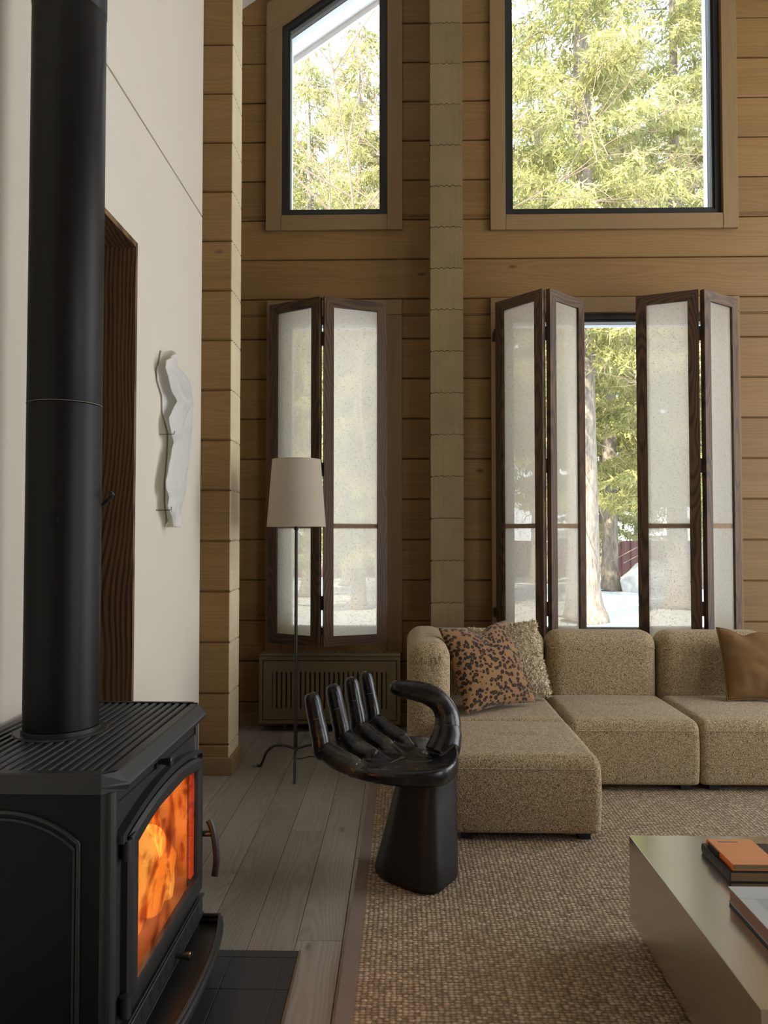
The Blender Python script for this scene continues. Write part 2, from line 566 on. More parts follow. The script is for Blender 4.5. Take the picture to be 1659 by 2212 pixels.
    col = t.ramp(nz, [(0.3, (0.50, 0.39, 0.23)), (0.65, (0.82, 0.73, 0.54))])
    M['fleece'] = t.done(t.principled(col, 0.95, 0, t.bump(nz, 0.8, 0.01), 0.05))
    # velvet
    t = NT('tan_velvet')
    co = t.coord()
    nz = t.noise(t.mapping(co, (120, 120, 300)), 1.0, 3)
    n2 = t.noise(co, 7, 3, 0.6)
    col = t.mix(nz, (0.120, 0.062, 0.021), (0.185, 0.100, 0.038))
    col = t.mix(t.math('MULTIPLY', n2, 0.35), col, (0.26, 0.155, 0.070))
    M['velvet'] = t.done(t.principled(col, 0.85, 0, t.bump(nz, 0.3, 0.001), 0.15, **{'Sheen Weight': 0.12, 'Sheen Roughness': 0.4, 'Sheen Tint': (0.9, 0.65, 0.4, 1)}))
    # black carved wood
    t = NT('black_lacquered_wood')
    co = t.coord()
    nz = t.noise(co, 16, 5, 0.6)
    wear_sheen = t.ramp(t.noise(t.mapping(co, (6, 9, 9)), 1.0, 4, 0.6), [(0.52, 0.0), (0.74, 1.0)])  # worn patches, their colour raised to paint in window sheen
    col = t.mix(wear_sheen, (0.005, 0.005, 0.0055), (0.085, 0.078, 0.052))
    rg = t.math('ADD', 0.17, t.math('MULTIPLY', nz, 0.22))
    M['blackwood'] = t.done(t.principled(col, rg, 0, t.bump(nz, 0.25, 0.006), 0.55))
    t = NT('matt_black_wood')
    co = t.coord()
    nz = t.noise(co, 12, 5, 0.6)
    col = t.mix(nz, (0.004, 0.004, 0.004), (0.009, 0.0088, 0.0082))
    M['blackmatt'] = t.done(t.principled(col, 0.42, 0, t.bump(nz, 0.25, 0.006), 0.5))
    # book covers
    t = NT('orange_cover')
    co = t.coord()
    nz = t.noise(t.mapping(co, (8, 80, 20)), 1.0, 4)
    M['orange'] = t.done(t.principled(t.mix(nz, (0.56, 0.215, 0.075), (0.68, 0.30, 0.125)), 0.6))
    M['orangespine'] = simple('orange_spine', (0.78, 0.17, 0.025), 0.5)
    M['darkcover'] = simple('dark_cover', (0.022, 0.022, 0.026), 0.4)
    M['spinemark'] = simple('spine_lettering', (0.16, 0.125, 0.14), 0.6)
    M['silver'] = simple('silver_grey_photo_cover', (0.36, 0.38, 0.385), 0.28, 0, 0.5, nscale=7, namp=0.18)
    M['silverlight'] = simple('pale_photo_area', (0.46, 0.49, 0.49), 0.28)
    M['label_grey'] = simple('grey_title_strip', (0.16, 0.13, 0.115), 0.5)
    # fire
    t = NT('flame')
    co = t.coord()
    w1 = t.noise(t.mapping(co, (2.2, 2.6, 1.3), (0.6, 0, 0)), 1.3, 2, 0.45, 1.3)
    col = t.ramp(w1, [(0.24, (0.60, 0.075, 0.004)), (0.36, (0.95, 0.19, 0.012)), (0.48, (1.0, 0.29, 0.03)), (0.62, (1.0, 0.42, 0.075))])
    em = t.n('ShaderNodeEmission', {'Color': col, 'Strength': 1.75}).outputs[0]
    M['flame'] = t.done(em)
    t = NT('ember')
    co = t.coord()
    w1 = t.noise(co, 60, 4, 0.7)
    col = t.ramp(w1, [(0.42, (0.0, 0.0, 0.0)), (0.6, (1.0, 0.12, 0.01))])
    df = t.principled((0.02, 0.015, 0.012), 0.9)
    s = t.n('ShaderNodeAddShader', {0: df, 1: t.n('ShaderNodeEmission', {'Color': col, 'Strength': 1.2}).outputs[0]}).outputs[0]
    M['ember'] = t.done(s)
    M['firebrick'] = simple('fireclay', (0.60, 0.42, 0.28), 0.9, nscale=20, namp=0.3)
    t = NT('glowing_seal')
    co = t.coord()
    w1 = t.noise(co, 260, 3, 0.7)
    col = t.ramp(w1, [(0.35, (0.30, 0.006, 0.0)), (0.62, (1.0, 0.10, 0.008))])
    M['seal'] = t.done(t.n('ShaderNodeEmission', {'Color': col, 'Strength': 1.3}).outputs[0])  # emission paints the red firelight on the rope seal
    # outdoors
    t = NT('snow')
    co = t.coord()
    nz = t.noise(co, 1.3, 5, 0.65)
    sp = t.noise(co, 5.5, 4, 0.7)
    col = t.mix(t.ramp(sp, [(0.63, 0.0), (0.70, 0.75)]), (0.80, 0.82, 0.86), (0.26, 0.22, 0.17))
    M['snowmat'] = t.done(t.principled(col, 0.8, 0, t.bump(nz, 0.6, 0.08), 0.2))
    t = NT('spruce_bark')
    co = t.coord()
    nz = t.noise(t.mapping(co, (14, 14, 4)), 1.0, 5, 0.7)
    col = t.ramp(nz, [(0.3, (0.13, 0.105, 0.085)), (0.7, (0.36, 0.31, 0.26))])
    M['bark'] = t.done(t.principled(col, 0.95, 0, t.bump(nz, 0.8, 0.03), 0.1))
    M['twig'] = simple('bare_twig', (0.24, 0.17, 0.125), 0.9)
    t = NT('spruce_needles')
    g = t.attr('tint', 'Fac')
    col = t.ramp(g, [(0.0, (0.15, 0.165, 0.07)), (0.5, (0.36, 0.35, 0.145)), (1.0, (0.58, 0.545, 0.27))])
    tr = t.n('ShaderNodeBsdfTranslucent', {'Color': col}).outputs[0]
    df = t.n('ShaderNodeBsdfDiffuse', {'Color': col}).outputs[0]
    M['needles'] = t.done(t.n('ShaderNodeMixShader', {0: 0.36, 1: df, 2: tr}).outputs[0])
    M['fence'] = simple('dark_red_sheet_metal', (0.15, 0.055, 0.05), 0.6)
    M['rock'] = simple('pale_rock', (0.62, 0.62, 0.62), 0.9, nscale=5, namp=0.3, bumpd=0.05)
mk()

# ------------------------------------------------------------------ room shell
D = 5.212            # room face of the log wall
PITCH = 0.2745
Z0 = 0.432           # first visible joint
joints = [Z0 + PITCH * k for k in range(-2, 30)]
SL = 0.69            # roof slope
def roof_z(x):
    return 4.931 + SL * (x + 1.117) if x < 1.444 else 4.931 + SL * (2.561 - (x - 1.444))
RIDGE = roof_z(1.444)
XL, XR, YB = -1.72, 4.2, -2.6

S1 = 0.70            # slope of the upper left window
W1 = dict(o=[(-0.931, 3.375), (0.006, 3.375), (0.006, 4.868 + S1 * 0.937), (-0.931, 4.868)])
W2 = dict(o=rect(0.605, 2.278, 3.365, 5.75))
W3 = dict(o=rect(-0.922, 0.002, 0.50, 2.89))
W4 = dict(o=rect(0.604, 2.276, 0.50, 2.898))
TW = 0.104           # trim board width
WINS = (W1, W2, W3, W4)
for w in WINS:
    w['h'] = inset(w['o'], TW)      # opening in the logs

def intervals(z0, z1, x0, x1):
    segs = [(x0, x1)]
    for w in (W2, W3, W4):
        (a, b), (c, d) = w['h'][0], w['h'][2]
        if z1 > b + 1e-4 and z0 < d - 1e-4:
            segs = [s for q in segs for s in ((q[0], min(q[1], a)), (max(q[0], c), q[1])) if s[1] - s[0] > 0.005]
    return segs

# back wall: courses of squared logs with real openings
wb = MB()
H1 = W1['h']
xa, xb = H1[0][0], H1[1][0]
zb = H1[0][1]
def above1(p):
    return p[1] - (H1[3][1] + S1 * (p[0] - H1[3][0]))
zs = [0.0] + [z for z in joints if 0.05 < z < 7]
pieces = []
for z0, z1 in zip(zs[:-1], zs[1:]):
    if z0 > RIDGE:
        break
    cuts = [z0, z1]
    for w in WINS:                    # split a course where an opening starts or ends inside it
        for b in (w['h'][0][1], w['h'][2][1] if w is not W1 else 99):
            if z0 + 0.002 < b < z1 - 0.002:
                cuts.append(b)
    cuts.sort()
    for c0, c1 in zip(cuts[:-1], cuts[1:]):
        for s in intervals(c0, c1, XL, XR):
            if c1 > zb + 1e-4 and s[0] < xa and s[1] >= xb - 0.01:
                pieces.append((s[0], xa, c0, c1, z0, z1, False))
                pieces.append((xb, s[1], c0, c1, z0, z1, False))
                if c1 > H1[3][1]:
                    pieces.append((xa, xb, c0, c1, z0, z1, True))
            else:
                pieces.append((s[0], s[1], c0, c1, z0, z1, False))
lt = {}
for (x0, x1, c0, c1, z0, z1, sl) in pieces:
    key = round(z0, 3)
    off, tn = lt.setdefault(key, ((random.uniform(0, 40), random.uniform(-0.08, 0.08), random.uniform(0, 40)), random.random()))
    g = 0.0035
    a = c0 + (g if abs(c0 - z0) < 1e-6 else 0)
    b = c1 - (g if abs(c1 - z1) < 1e-6 else 0)
    for (ya, yb_, za, zb_) in ((D, D + 0.06, a, b), (D + 0.02, D + 0.20, c0, c1)):
        poly = rect(x0, x1, za, zb_)
        if sl:
            poly = clip(poly, above1)
        poly = clip(poly, lambda p: roof_z(p[0]) + 0.12 - p[1]) if len(poly) > 2 else poly
        if len(poly) < 3:
            continue
        if ya == D and not sl and len(poly) == 4 and abs(poly[0][0] - poly[1][0]) + abs(poly[0][1] - poly[1][1]) > 0 and zb_ < min(roof_z(x0), roof_z(x1)):
            # eased front edges
            cch = 0.006
            vs = [(x0, ya + cch, za), (x1, ya + cch, za), (x1, ya, za + cch), (x0, ya, za + cch), (x0, ya, zb_ - cch), (x1, ya, zb_ - cch), (x1, ya + cch, zb_), (x0, ya + cch, zb_), (x0, yb_, za), (x1, yb_, za), (x1, yb_, zb_), (x0, yb_, zb_)]
            fs = [(0, 1, 2, 3), (3, 2, 5, 4), (4, 5, 6, 7), (7, 6, 10, 11), (0, 8, 9, 1), (8, 11, 10, 9), (0, 3, 4, 7, 11, 8), (1, 9, 10, 6, 5, 2)]
            wb.add(vs, fs, 0, off=off, tint=tn, cen=(z0 + z1) / 2)
        else:
            wb.prism(poly, ya, yb_, 'XZ', axis=0, off=off, tint=tn if ya == D else 0.2, cen=(z0 + z1) / 2)
wb.build('wall_back', M['log'], kind='structure', wood=True)

def log_profile(t0, t1, z0, z1, teeth=4, gap=0.0022, ch=0.007):
    """cross section of one log: eased corners and a toothed joint"""
    w = t1 - t0
    d = 0.0065
    def edge(z, sgn):
        pts = []
        s0 = t0 + 0.02
        tw = (w - 0.04) / (2 * teeth + 1)
        for i in range(2 * teeth + 2):
            x = s0 + tw * i
            lev = 0 if i == 0 or i == 2 * teeth + 1 else None
            lo = z if (i % 2 == 0) else z + d
            hi = z + d if (i % 2 == 0) else z
            if i == 0:
                pts += [(x, z), (x, z)] if False else [(x, z)]
            pts_add = [(x + 0.0012, lo), (x + 0.0055, hi)] if 0 < i < 2 * teeth + 1 else []
            pts += pts_add
        pts.append((t1 - 0.02, z))
        return pts
    bot = edge(z0 + gap, 1)
    top = edge(z1 - gap, 1)
    return [(t0, z0 + gap + ch), (t0 + ch, z0 + gap)] + bot + [(t1 - ch, z0 + gap), (t1, z0 + gap + ch)] + \
           [(t1, z1 - gap - ch), (t1 - ch, z1 - gap)] + top[::-1] + [(t0 + ch, z1 - gap), (t0, z1 - gap - ch)]

# projecting log pillar between the windows (end grain faces the room)
PX0, PX1, PY = 0.189, 0.402, 5.0
pm = MB()
pz = [0.0] + [0.30 + 0.2735 * k for k in range(0, 24)]
for z0, z1 in zip(pz[:-1], pz[1:]):
    if z1 > roof_z(PX0):
        break
    pm.prism(log_profile(PX0, PX1, z0, z1), PY, D + 0.002, 'XZ', axis=1)
pm.box(PX0 + 0.01, PX1 - 0.01, PY + 0.012, D, 0, 5.6, tint=0.0)
pm.build('wall_pillar', M['endgrain'], kind='structure', wood=True)

# log partition that ends behind the white wall (its end grain faces right)
QY0, QY1, QX = 4.15, 4.385, -0.93
qm, qe = MB(), MB()
for z0, z1 in zip(zs[:-1], zs[1:]):
    if z1 > 5.3:
        break
    off = (random.uniform(0, 40), random.uniform(-0.08, 0.08), random.uniform(0, 40))
    tn = random.random()
    pr_ = log_profile(QY0, QY1, z0, z1, ch=0.008)
    qm.prism(pr_, XL, QX - 0.005, 'YZ', axis=0, off=off, tint=tn)
    qe.prism(pr_, QX - 0.005, QX, 'YZ', axis=1, off=off, tint=tn)
qm.box(XL, QX - 0.012, QY0 + 0.016, QY1 - 0.016, 0, 5.2, tint=0.0)
qm.build('wall_partition', M['log'], kind='structure', wood=True)
M['endpale'] = wood('pale_log_end', (0.52, 0.42, 0.25), (0.80, 0.69, 0.46), spacing=0.010, rings=0.12, fine=0.25, broad=0.3, rough=0.4, tint=0.1)  # end grain lightened to paint in the daylight from the right
qe.build('wall_partition_end', M['endpale'], kind='structure', wood=True)
b = MB()
b.box(-1.094, QX + 0.018, QY0 - 0.018, QY0, 0.0, 0.094, 0.003)
b.box(QX, QX + 0.018, QY0, QY1 + 0.03, 0.0, 0.094, 0.003)
b.build('baseboard_partition', M['trim'], kind='structure', wood=True)
b = MB()
b.box(-1.7, PX0, D - 0.016, D - 0.001, 0.0, 0.09, 0.003)
b.box(PX1, XR, D - 0.016, D - 0.001, 0.0, 0.09, 0.003)
b.build('baseboard_back', M['trim'], kind='structure', wood=True)

# white wall on the left with the deep oak-lined doorway
WX = -1.095
NY0, NY1, NZ = 2.40, 3.128, 2.498
wl = MB()
wl.box(XL, WX, YB, NY0, 0, 3.03)
wl.box(XL, WX, NY1, QY0 - 0.001, 0, 3.03)
wl.box(XL, WX, NY0, NY1, NZ, 3.03)
wl.box(XL, WX - 0.008, YB, QY0 - 0.001, 3.03, 3.042)
wl.box(XL, WX, YB, QY0 - 0.001, 3.042, 5.3)
wl.box(XL, -1.66, NY0, NY1, 0, NZ)
wl.build('wall_left', M['plaster'], kind='structure', merge=False)
nl = MB()
nl.box(-1.65, WX + 0.002, NY1 - 0.022, NY1 - 0.0005, 0, NZ - 0.0005, 0.001, axis=2)
nl.box(-1.65, WX + 0.002, NY0 + 0.0005, NY0 + 0.022, 0, NZ - 0.0005, 0.001, axis=2)
nl.box(-1.65, WX + 0.002, NY0 + 0.022, NY1 - 0.022, NZ - 0.024, NZ - 0.0005, 0.001, axis=1)
nl.box(-1.655, -1.635, NY0 + 0.022, NY1 - 0.022, 0, NZ - 0.024, 0.001, axis=2)
nl.build('trim_5', M['oak_lining'], kind='structure', wood=True)

# remaining shell: left end, right wall with its big windows, rear wall, roof
M['logplain'] = M['log']
e = MB()
e.box(XL, XL + 0.1, QY1, D, 0, 5.3)
e.build('wall_left_end', M['plaster'], kind='structure')
rw = MB()
RW = [(-1.9, 0.1, 0.15, 2.9), (1.9, 4.9, 0.15, 2.75), (1.9, 4.9, 3.0, 4.75)]  # first opening is unseen, added to let in fill light
rw.box(XR, XR + 0.2, YB, -1.9, 0, 5.2)
rw.box(XR, XR + 0.2, -1.9, 0.1, 2.9, 5.2)
rw.box(XR, XR + 0.2, -1.9, 0.1, 0, 0.15)
rw.box(XR, XR + 0.2, 0.1, 1.9, 0, 5.2)
rw.box(XR, XR + 0.2, 1.9, 4.9, 0, 0.15)
rw.box(XR, XR + 0.2, 1.9, 4.9, 2.75, 3.0)
rw.box(XR, XR + 0.2, 1.9, 4.9, 4.75, 5.2)
rw.box(XR, XR + 0.2, 4.9, D + 0.2, 0, 5.2)
rw.build('wall_right', M['log'], kind='structure', wood=True)
for i, (y0, y1, z0, z1) in enumerate(RW):
    f = MB().ring(rect(y0, y1, z0, z1), 0.06, XR + 0.05, XR + 0.12, 'YZ').build('window_%d' % (5 + i), M['frame'], kind='structure')
rr = MB()
rr.prism(clip(clip(rect(XL, XR, 0, 7.2), lambda p: 4.931 + SL * (p[0] + 1.117) + 0.1 - p[1]), lambda p: 4.931 + SL * (2.561 - (p[0] - 1.444)) + 0.1 - p[1]), YB - 0.2, YB, 'XZ')
rr.build('wall_rear', M['log'], kind='structure', wood=True)
# roof: ceiling underside, eave beyond the back wall
ce = MB()
xl0, xr0 = -2.6, 5.5
prof = [(xl0, roof_z(xl0)), (1.444, RIDGE), (xr0, roof_z(xr0)), (xr0, roof_z(xr0) + 0.30), (1.444, RIDGE + 0.30), (xl0, roof_z(xl0) + 0.30)]
for (p, q) in ((0, 1), (1, 2)):
    poly = [prof[p], prof[q], prof[5 - q], prof[5 - p]]
    ce.prism(poly, YB - 0.6, D + 0.1, 'XZ')
ce.build('ceiling', M['ceiling'], kind='structure')
so = MB()
for (p, q) in ((0, 1), (1, 2)):
    poly = [prof[p], prof[q], prof[5 - q], prof[5 - p]]
    lift = [(x, z + 0.02) for x, z in poly]
    so.prism(lift, D + 0.1, 6.05, 'XZ')
    fas = [prof[p], prof[q], prof[5 - q], prof[5 - p]]
    fas = [(fas[0][0], fas[0][1] - 0.03), (fas[1][0], fas[1][1] - 0.03), (fas[2][0], fas[2][1] + 0.03), (fas[3][0], fas[3][1] + 0.03)]
    so.prism(fas, 6.05, 6.08, 'XZ')
so.build('roof_eave', M['soffit'], kind='structure')

# windows: trim boards, dark frames, panes
def window(idx, w, trim_sides=None):
    o = w['o']
    t = MB()
    n = len(o)
    inn = inset(o, TW)
    # side boards run the full height, sill and head boards sit between them
    y0, y1 = D - 0.026, D - 0.0005
    x0, x1 = o[0][0], o[1][0]
    xi0, xi1 = inn[0][0], inn[1][0]
    zlo, zi = o[0][1], inn[0][1]
    c = 0.002
    if n == 4 and abs(o[2][1] - o[3][1]) < 1e-6:
        zt, zti = o[2][1], inn[2][1]
        t.box(x0, xi0 - 0.001, y0, y1, zlo, zt if idx < 3 else zti + 0.0 - 0.001, c, axis=2)
        t.box(xi1 + 0.001, x1, y0, y1, zlo, zt if idx < 3 else zti - 0.001, c, axis=2)
        if idx < 3:
            t.box(xi0 + 0.001, xi1 - 0.001, y0, y1, zti, zt, c)
        else:
            t.box(x0, x1, y0, y1, zti + 0.001, zt, c)
        t.box(xi0 + 0.001, xi1 - 0.001, y0 + 0.001, y1, zlo, zi, c)
    else:
        t.prism([(x0, zlo), (xi0 - 0.001, zlo), (xi0 - 0.001, inn[3][1] - 0.001), (x0, inn[3][1] - S1 * TW - 0.001)], y0, y1, 'XZ', axis=2)
        t.box(xi1 + 0.001, x1, y0, y1, zlo, inn[2][1] + S1 * TW, c, axis=2)
        t.box(xi0 + 0.001, xi1 - 0.001, y0, y1, zlo, zi, c)
        zl = inn[3][1] - S1 * TW
        d = Vector((1, S1)).normalized()
        gf = lambda p: (p[0] * d.x + p[2] * d.y, -p[0] * d.y + p[2] * d.x, p[1])
        t.prism([(x0, zl + 0.001), (xi1, inn[2][1] + 0.001), (x1, inn[2][1] + S1 * TW + 0.001), (x1, inn[2][1] + S1 * TW + 0.17), (x0, zl + 0.216)], y0, y1, 'XZ', gfun=gf)
    t.build('trim_%d' % (idx + 1), M['trim'], kind='structure', wood=True)
    fr = MB()
    fr.ring(inn, 0.040, D + 0.006, D + 0.09)
    fr.ring(inset(inn, 0.040), 0.015, D + 0.018, D + 0.085)
    root = fr.build('window_%d' % idx, M['frame'], kind='structure')
    gl = inset(inn, 0.0545)
    g = MB()
    g.prism(gl, D + 0.045, D + 0.051, 'XZ')
    g.build('pane', M['glass'], root)
    r = MB()
    r.ring(inset(inn, 0.030), 0.026, D + 0.092, D + 0.16)
    r.build('outer_casing', M['soffit'], root)
for i, w in enumerate(WINS):
    window(i + 1, w)

# floor: long grey oak boards
fl = MB()
PW = 0.1475
x = -0.336 - PW * 6
joint_at = {-0.484: [3.38, 1.30, 5.0], -0.336: [2.476, 4.5, 0.7], -0.779: [2.96, 1.0, 4.9], -0.631: [1.6, 3.66, 5.1], -0.189: [1.2, 3.1]}
i = 0
fl.box(XL, XR, YB, D + 0.02, -0.10, -0.0125, tint=0.0)
while x < XR:
    x1 = min(x + PW, XR)
    js = None
    for k, v in joint_at.items():
        if abs(x - k) < 0.03:
            js = sorted(v)
    if js is None:
        s = random.uniform(-2.3, -0.9)
        js = [s + 1.9 * q for q in range(5)]
    ys = [YB] + [j for j in js if YB < j < D] + [D + 0.02]
    for a, c in zip(ys[:-1], ys[1:]):
        fl.box(x + 0.0007, x1 - 0.0007, a + 0.0007, c - 0.0007, -0.014, 0.0, 0.0012, axis=1)
    x = x1
fl.build('floor', M['oak_floor'], kind='structure', wood=True)

# ------------------------------------------------------------------ rug
rg = MB()
rugx = lambda y: -0.122 - 0.008 * (4.166 - y) / 2.1
rug = empty('rug', (1.2, 2.6, 0.0), 'large tan woven sisal rug with taupe tape border under the sofa and steel table', 'rug')
RY0, RY1, RX1 = 0.75, 4.166, 3.6
m = local(rug, MB().prism([(rugx(RY0), RY0), (RX1, RY0), (RX1, RY1), (rugx(RY1), RY1)], 0.0005, 0.012, 'XY'))
m.build('weave', M['rug'], rug)
m = MB().prism([(rugx(RY0) - 0.052, RY0), (rugx(RY0), RY0), (rugx(RY1), RY1), (rugx(RY1) - 0.042, RY1)], 0.0005, 0.0125, 'XY')
local(rug, m).build('border_tape', M['rugborder'], rug, label='taupe cotton tape border')

# ------------------------------------------------------------------ hearth
hb = MB()
HX, HY = -0.312, 2.402
hb.box(-1.09, HX - 0.006, 0.9, HY, 0.0, 0.006)
hearth = hb.build('hearth_slab', M['grout'], label='dark slate tiled hearth pad set in the floor under the stove', cat='hearth')
ht = MB()
xs_ = [HX - 0.006, -0.360] + [-0.360 - 0.1585 * k for k in range(1, 5)] + [-1.09]
ys_ = [HY, HY - 0.040] + [HY - 0.040 - 0.165 * k for k in range(1, 9)]
for xa_, xb_ in zip(xs_[1:], xs_[:-1]):
    for ya_, yb_ in zip(ys_[1:], ys_[:-1]):
        ht.box(xa_ + 0.0012, xb_ - 0.0012, ya_ + 0.0012, yb_ - 0.0012, 0.003, 0.0085, 0.001)
ht.build('tile_field', M['tile'], hearth)
MB().box(HX - 0.006, HX, 0.9, HY, 0.0, 0.0095).build('edge_strip', simple('brass_strip', (0.16, 0.11, 0.06), 0.5, 0.3), hearth)

# ------------------------------------------------------------------ wood stove
SX, SY = -0.86, 1.995
st = empty('wood_stove', (SX, SY, 0.0085), 'black cast iron wood stove with arched glass door and burning fire', 'stove')
def sp(mb, name, mat, parent=None, **k):
    """stove part from world coordinates"""
    par = parent or st
    off = st.location
    mb.v = [(p[0] - off.x, p[1] - off.y, p[2] - off.z) for p in mb.v]
    return mb.build(name, mat, par, **k)
Yn, Yf = 1.646, 2.334      # near and far side of the body
Xf, Xb = -0.628, -1.06    # front and back
OP = (1.735, 2.312, 0.255, 0.60)
body = MB()
body.box(Xb, Xf, Yn, Yn + 0.02, 0.10, 0.742, 0.006)
body.box(Xb, Xf, Yf - 0.02, Yf, 0.10, 0.742, 0.006)
body.box(Xb + 0.002, Xb + 0.02, Yn + 0.003, Yf - 0.003, 0.11, 0.735, 0.004)
body.box(Xb + 0.003, Xf - 0.003, Yn + 0.003, Yf - 0.003, 0.102, 0.13, 0.004)
body.box(Xb + 0.003, Xf - 0.003, Yn + 0.003, Yf - 0.003, 0.70, 0.738, 0.004)
sp(body, 'body', M['sheet'], smooth=35)
# rounded front corner posts
for y in (Yn + 0.016, Yf - 0.016):
    sp(MB().tube([(Xf - 0.006, y, 0.10), (Xf - 0.006, y, 0.737)], 0.0195, 18), 'corner_post', M['cast'], smooth=40)
# embossed arch on the near side
ar = MB()
pts = [(-1.03, 1.645, 0.14), (-1.03, 1.645, 0.628)]
for k in range(13):
    u = -1 + 2 * k / 12
    pts.append((-0.86 + 0.17 * u, 1.645, 0.632 + 0.064 * (1 - u * u) ** 0.9))
pts += [(-0.69, 1.645, 0.628), (-0.69, 1.645, 0.14)]
ar.tube(pts, 0.0055, 8)
pts2 = [(-0.86 + (p[0] + 0.86) * 0.945, 1.646, 0.14 + (p[2] - 0.14) * 0.972) for p in pts]
ar.tube(pts2, 0.004, 8)
sp(ar, 'side_moulding', M['cast'], smooth=60)
# front casting around the door
fp = MB()
def arch_z(y, corner, rise, y0, y1):
    u = (y - (y0 + y1) / 2) / ((y1 - y0) / 2)
    return corner + rise * (1 - u * u)
def arch_poly(y0, y1, z0, corner, rise, n=18):
    return [(y0, z0), (y1, z0)] + [(y1 + (y0 - y1) * k / n, arch_z(y1 + (y0 - y1) * k / n, corner, rise, y0, y1)) for k in range(n + 1)]
def arch_ring(mb, outer, innr, xa_, xb_):
    """frame between two arched outlines with the same point count"""
    n = len(outer)
    vs = [(xb_, *p) for p in outer] + [(xb_, *p) for p in innr] + [(xa_, *p) for p in outer] + [(xa_, *p) for p in innr]
    fs = []
    for k in range(n):
        j = (k + 1) % n
        fs += [(k, j, j + n, k + n), (k + 2 * n, k + 3 * n, j + 3 * n, j + 2 * n), (k, k + 2 * n, j + 2 * n, j), (k + n, j + n, j + 3 * n, k + 3 * n)]
    mb.add(vs, fs)
N = 18
# outer plate above and around the door
top = [(Yf, 0.742), (Yn, 0.742)]
outer = [(Yn, 0.13), (Yf, 0.13)] + [(Yf + (Yn - Yf) * k / N, 0.740) for k in range(N + 1)]
inner = arch_poly(1.725, 2.322, 0.235, 0.612, 0.030, N)
arch_ring(fp, outer, inner, Xf - 0.01, Xf + 0.006)
# raised arched lip over the door
arch_ring(fp, arch_poly(1.668, 2.333, 0.62, 0.640, 0.042, N), arch_poly(1.690, 2.326, 0.615, 0.632, 0.032, N), Xf, Xf + 0.026)
sp(fp, 'front_plate', M['cast'], smooth=35)
# upper air slider: recessed strip, slots, knob
up = MB()
up.ring([(1.668, 0.700), (2.31, 0.690), (2.31, 0.738), (1.668, 0.742)], 0.007, Xf + 0.004, Xf + 0.011, 'YZ')
asl = sp(up, 'air_slider', M['cast'])
for y in (1.77, 1.839, 1.905, 2.001, 2.06, 2.117):
    ss = MB().prism([(y - 0.013, 0.716), (y + 0.013, 0.715), (y + 0.013, 0.730), (y - 0.013, 0.731)], Xf + 0.004, Xf + 0.0068, 'YZ')
    sp(ss, 'air_slot', M['plinth'], asl)
def knob(y, z, x0, name, par):
    k = MB()
    k.tube([(x0, y, z), (x0 + 0.012, y, z), (x0 + 0.03, y, z), (x0 + 0.037, y, z), (x0 + 0.038, y, z)], [0.007, 0.0065, 0.0105, 0.0115, 0.0095], 16)
    o = sp(k, name, M['cast'], par, smooth=50)
    c = MB()
    c.tube([(x0 + 0.0375, y, z), (x0 + 0.0395, y, z)], 0.0112, 16)
    sp(c, 'knob_cap', M['chrome'], par, smooth=40, label='bright steel knob end')
    return o
sp(MB().box(Xf + 0.005, Xf + 0.012, 1.935, 1.950, 0.70, 0.735), 'slider_tab', M['cast'], asl)
knob(1.949, 0.716, Xf + 0.008, 'slider_knob', asl)
# door
dr = MB()
X0, X1 = Xf + 0.004, -0.600
DO = arch_poly(1.712, 2.330, 0.222, 0.618, 0.034, N)
DI = arch_poly(1.768, 2.296, 0.275, 0.586, 0.030, N)
DM = arch_poly(1.722, 2.326, 0.232, 0.611, 0.033, N)
def bevel_ring(mb, loops):
    """loops: list of (outline, x)"""
    n = len(loops[0][0])
    vs = [(x, *p) for lp, x in loops for p in lp]
    fs = []
    for a in range(len(loops) - 1):
        for k in range(n):
            j = (k + 1) % n
            fs.append((a * n + k, a * n + j, (a + 1) * n + j, (a + 1) * n + k))
    mb.add(vs, fs)
DI2 = arch_poly(1.760, 2.302, 0.266, 0.592, 0.031, N)
DI3 = arch_poly(1.770, 2.294, 0.277, 0.584, 0.030, N)
bevel_ring(dr, [(DO, X0), (DO, X1 - 0.008), (DM, X1), (DI2, X1), (DI, X1 - 0.006), (DI3, X1 - 0.018), (DO, X0)])
door = sp(dr, 'door', M['cast'], smooth=40)
gp = MB()
gp.prism(DI2, X1 - 0.016, X1 - 0.012, 'YZ')
sp(gp, 'glass_pane', M['stoveglass'], door, label='heat proof glass lit orange by the fire')
sl_ = MB()
sl_.box(X1 - 0.024, X1 - 0.017, 2.262, 2.292, 0.285, 0.588)
sp(sl_, 'door_seal', M['seal'], door, label='rope seal glowing red along the far edge')
for z in (0.575, 0.235):
    hn = MB()
    hn.tube([(X1 - 0.006, 1.700, z), (X1 - 0.006, 1.700, z + 0.045)], 0.0125, 14)
    hn.tube([(X1 - 0.006, 1.700, z + 0.020), (X1 - 0.006, 1.700, z + 0.024)], 0.0135, 14)
    hn.box(X1 - 0.014, X1 - 0.002, 1.700, 1.735, z + 0.008, z + 0.04, 0.003)
    sp(hn, 'hinge', M['cast'], door, smooth=40)
hd = MB()
hy = 2.335
hd.tube([(X1 - 0.01, hy, 0.388), (X1 + 0.024, hy, 0.388)], 0.009, 12)
lev = spline([(-0.584, hy, 0.428), (-0.572, hy, 0.400), (-0.5625, hy, 0.350), (-0.560, hy, 0.305), (-0.565, hy, 0.262)], 6)
hd.tube([tuple(p) for p in lev], [(0.010, 0.006 + 0.004 * math.sin(PI * k / (len(lev) - 1))) for k in range(len(lev))], 10, up=(0, 1, 0))
sp(hd, 'door_handle', M['cast'], door, smooth=50, label='black curved lever handle')
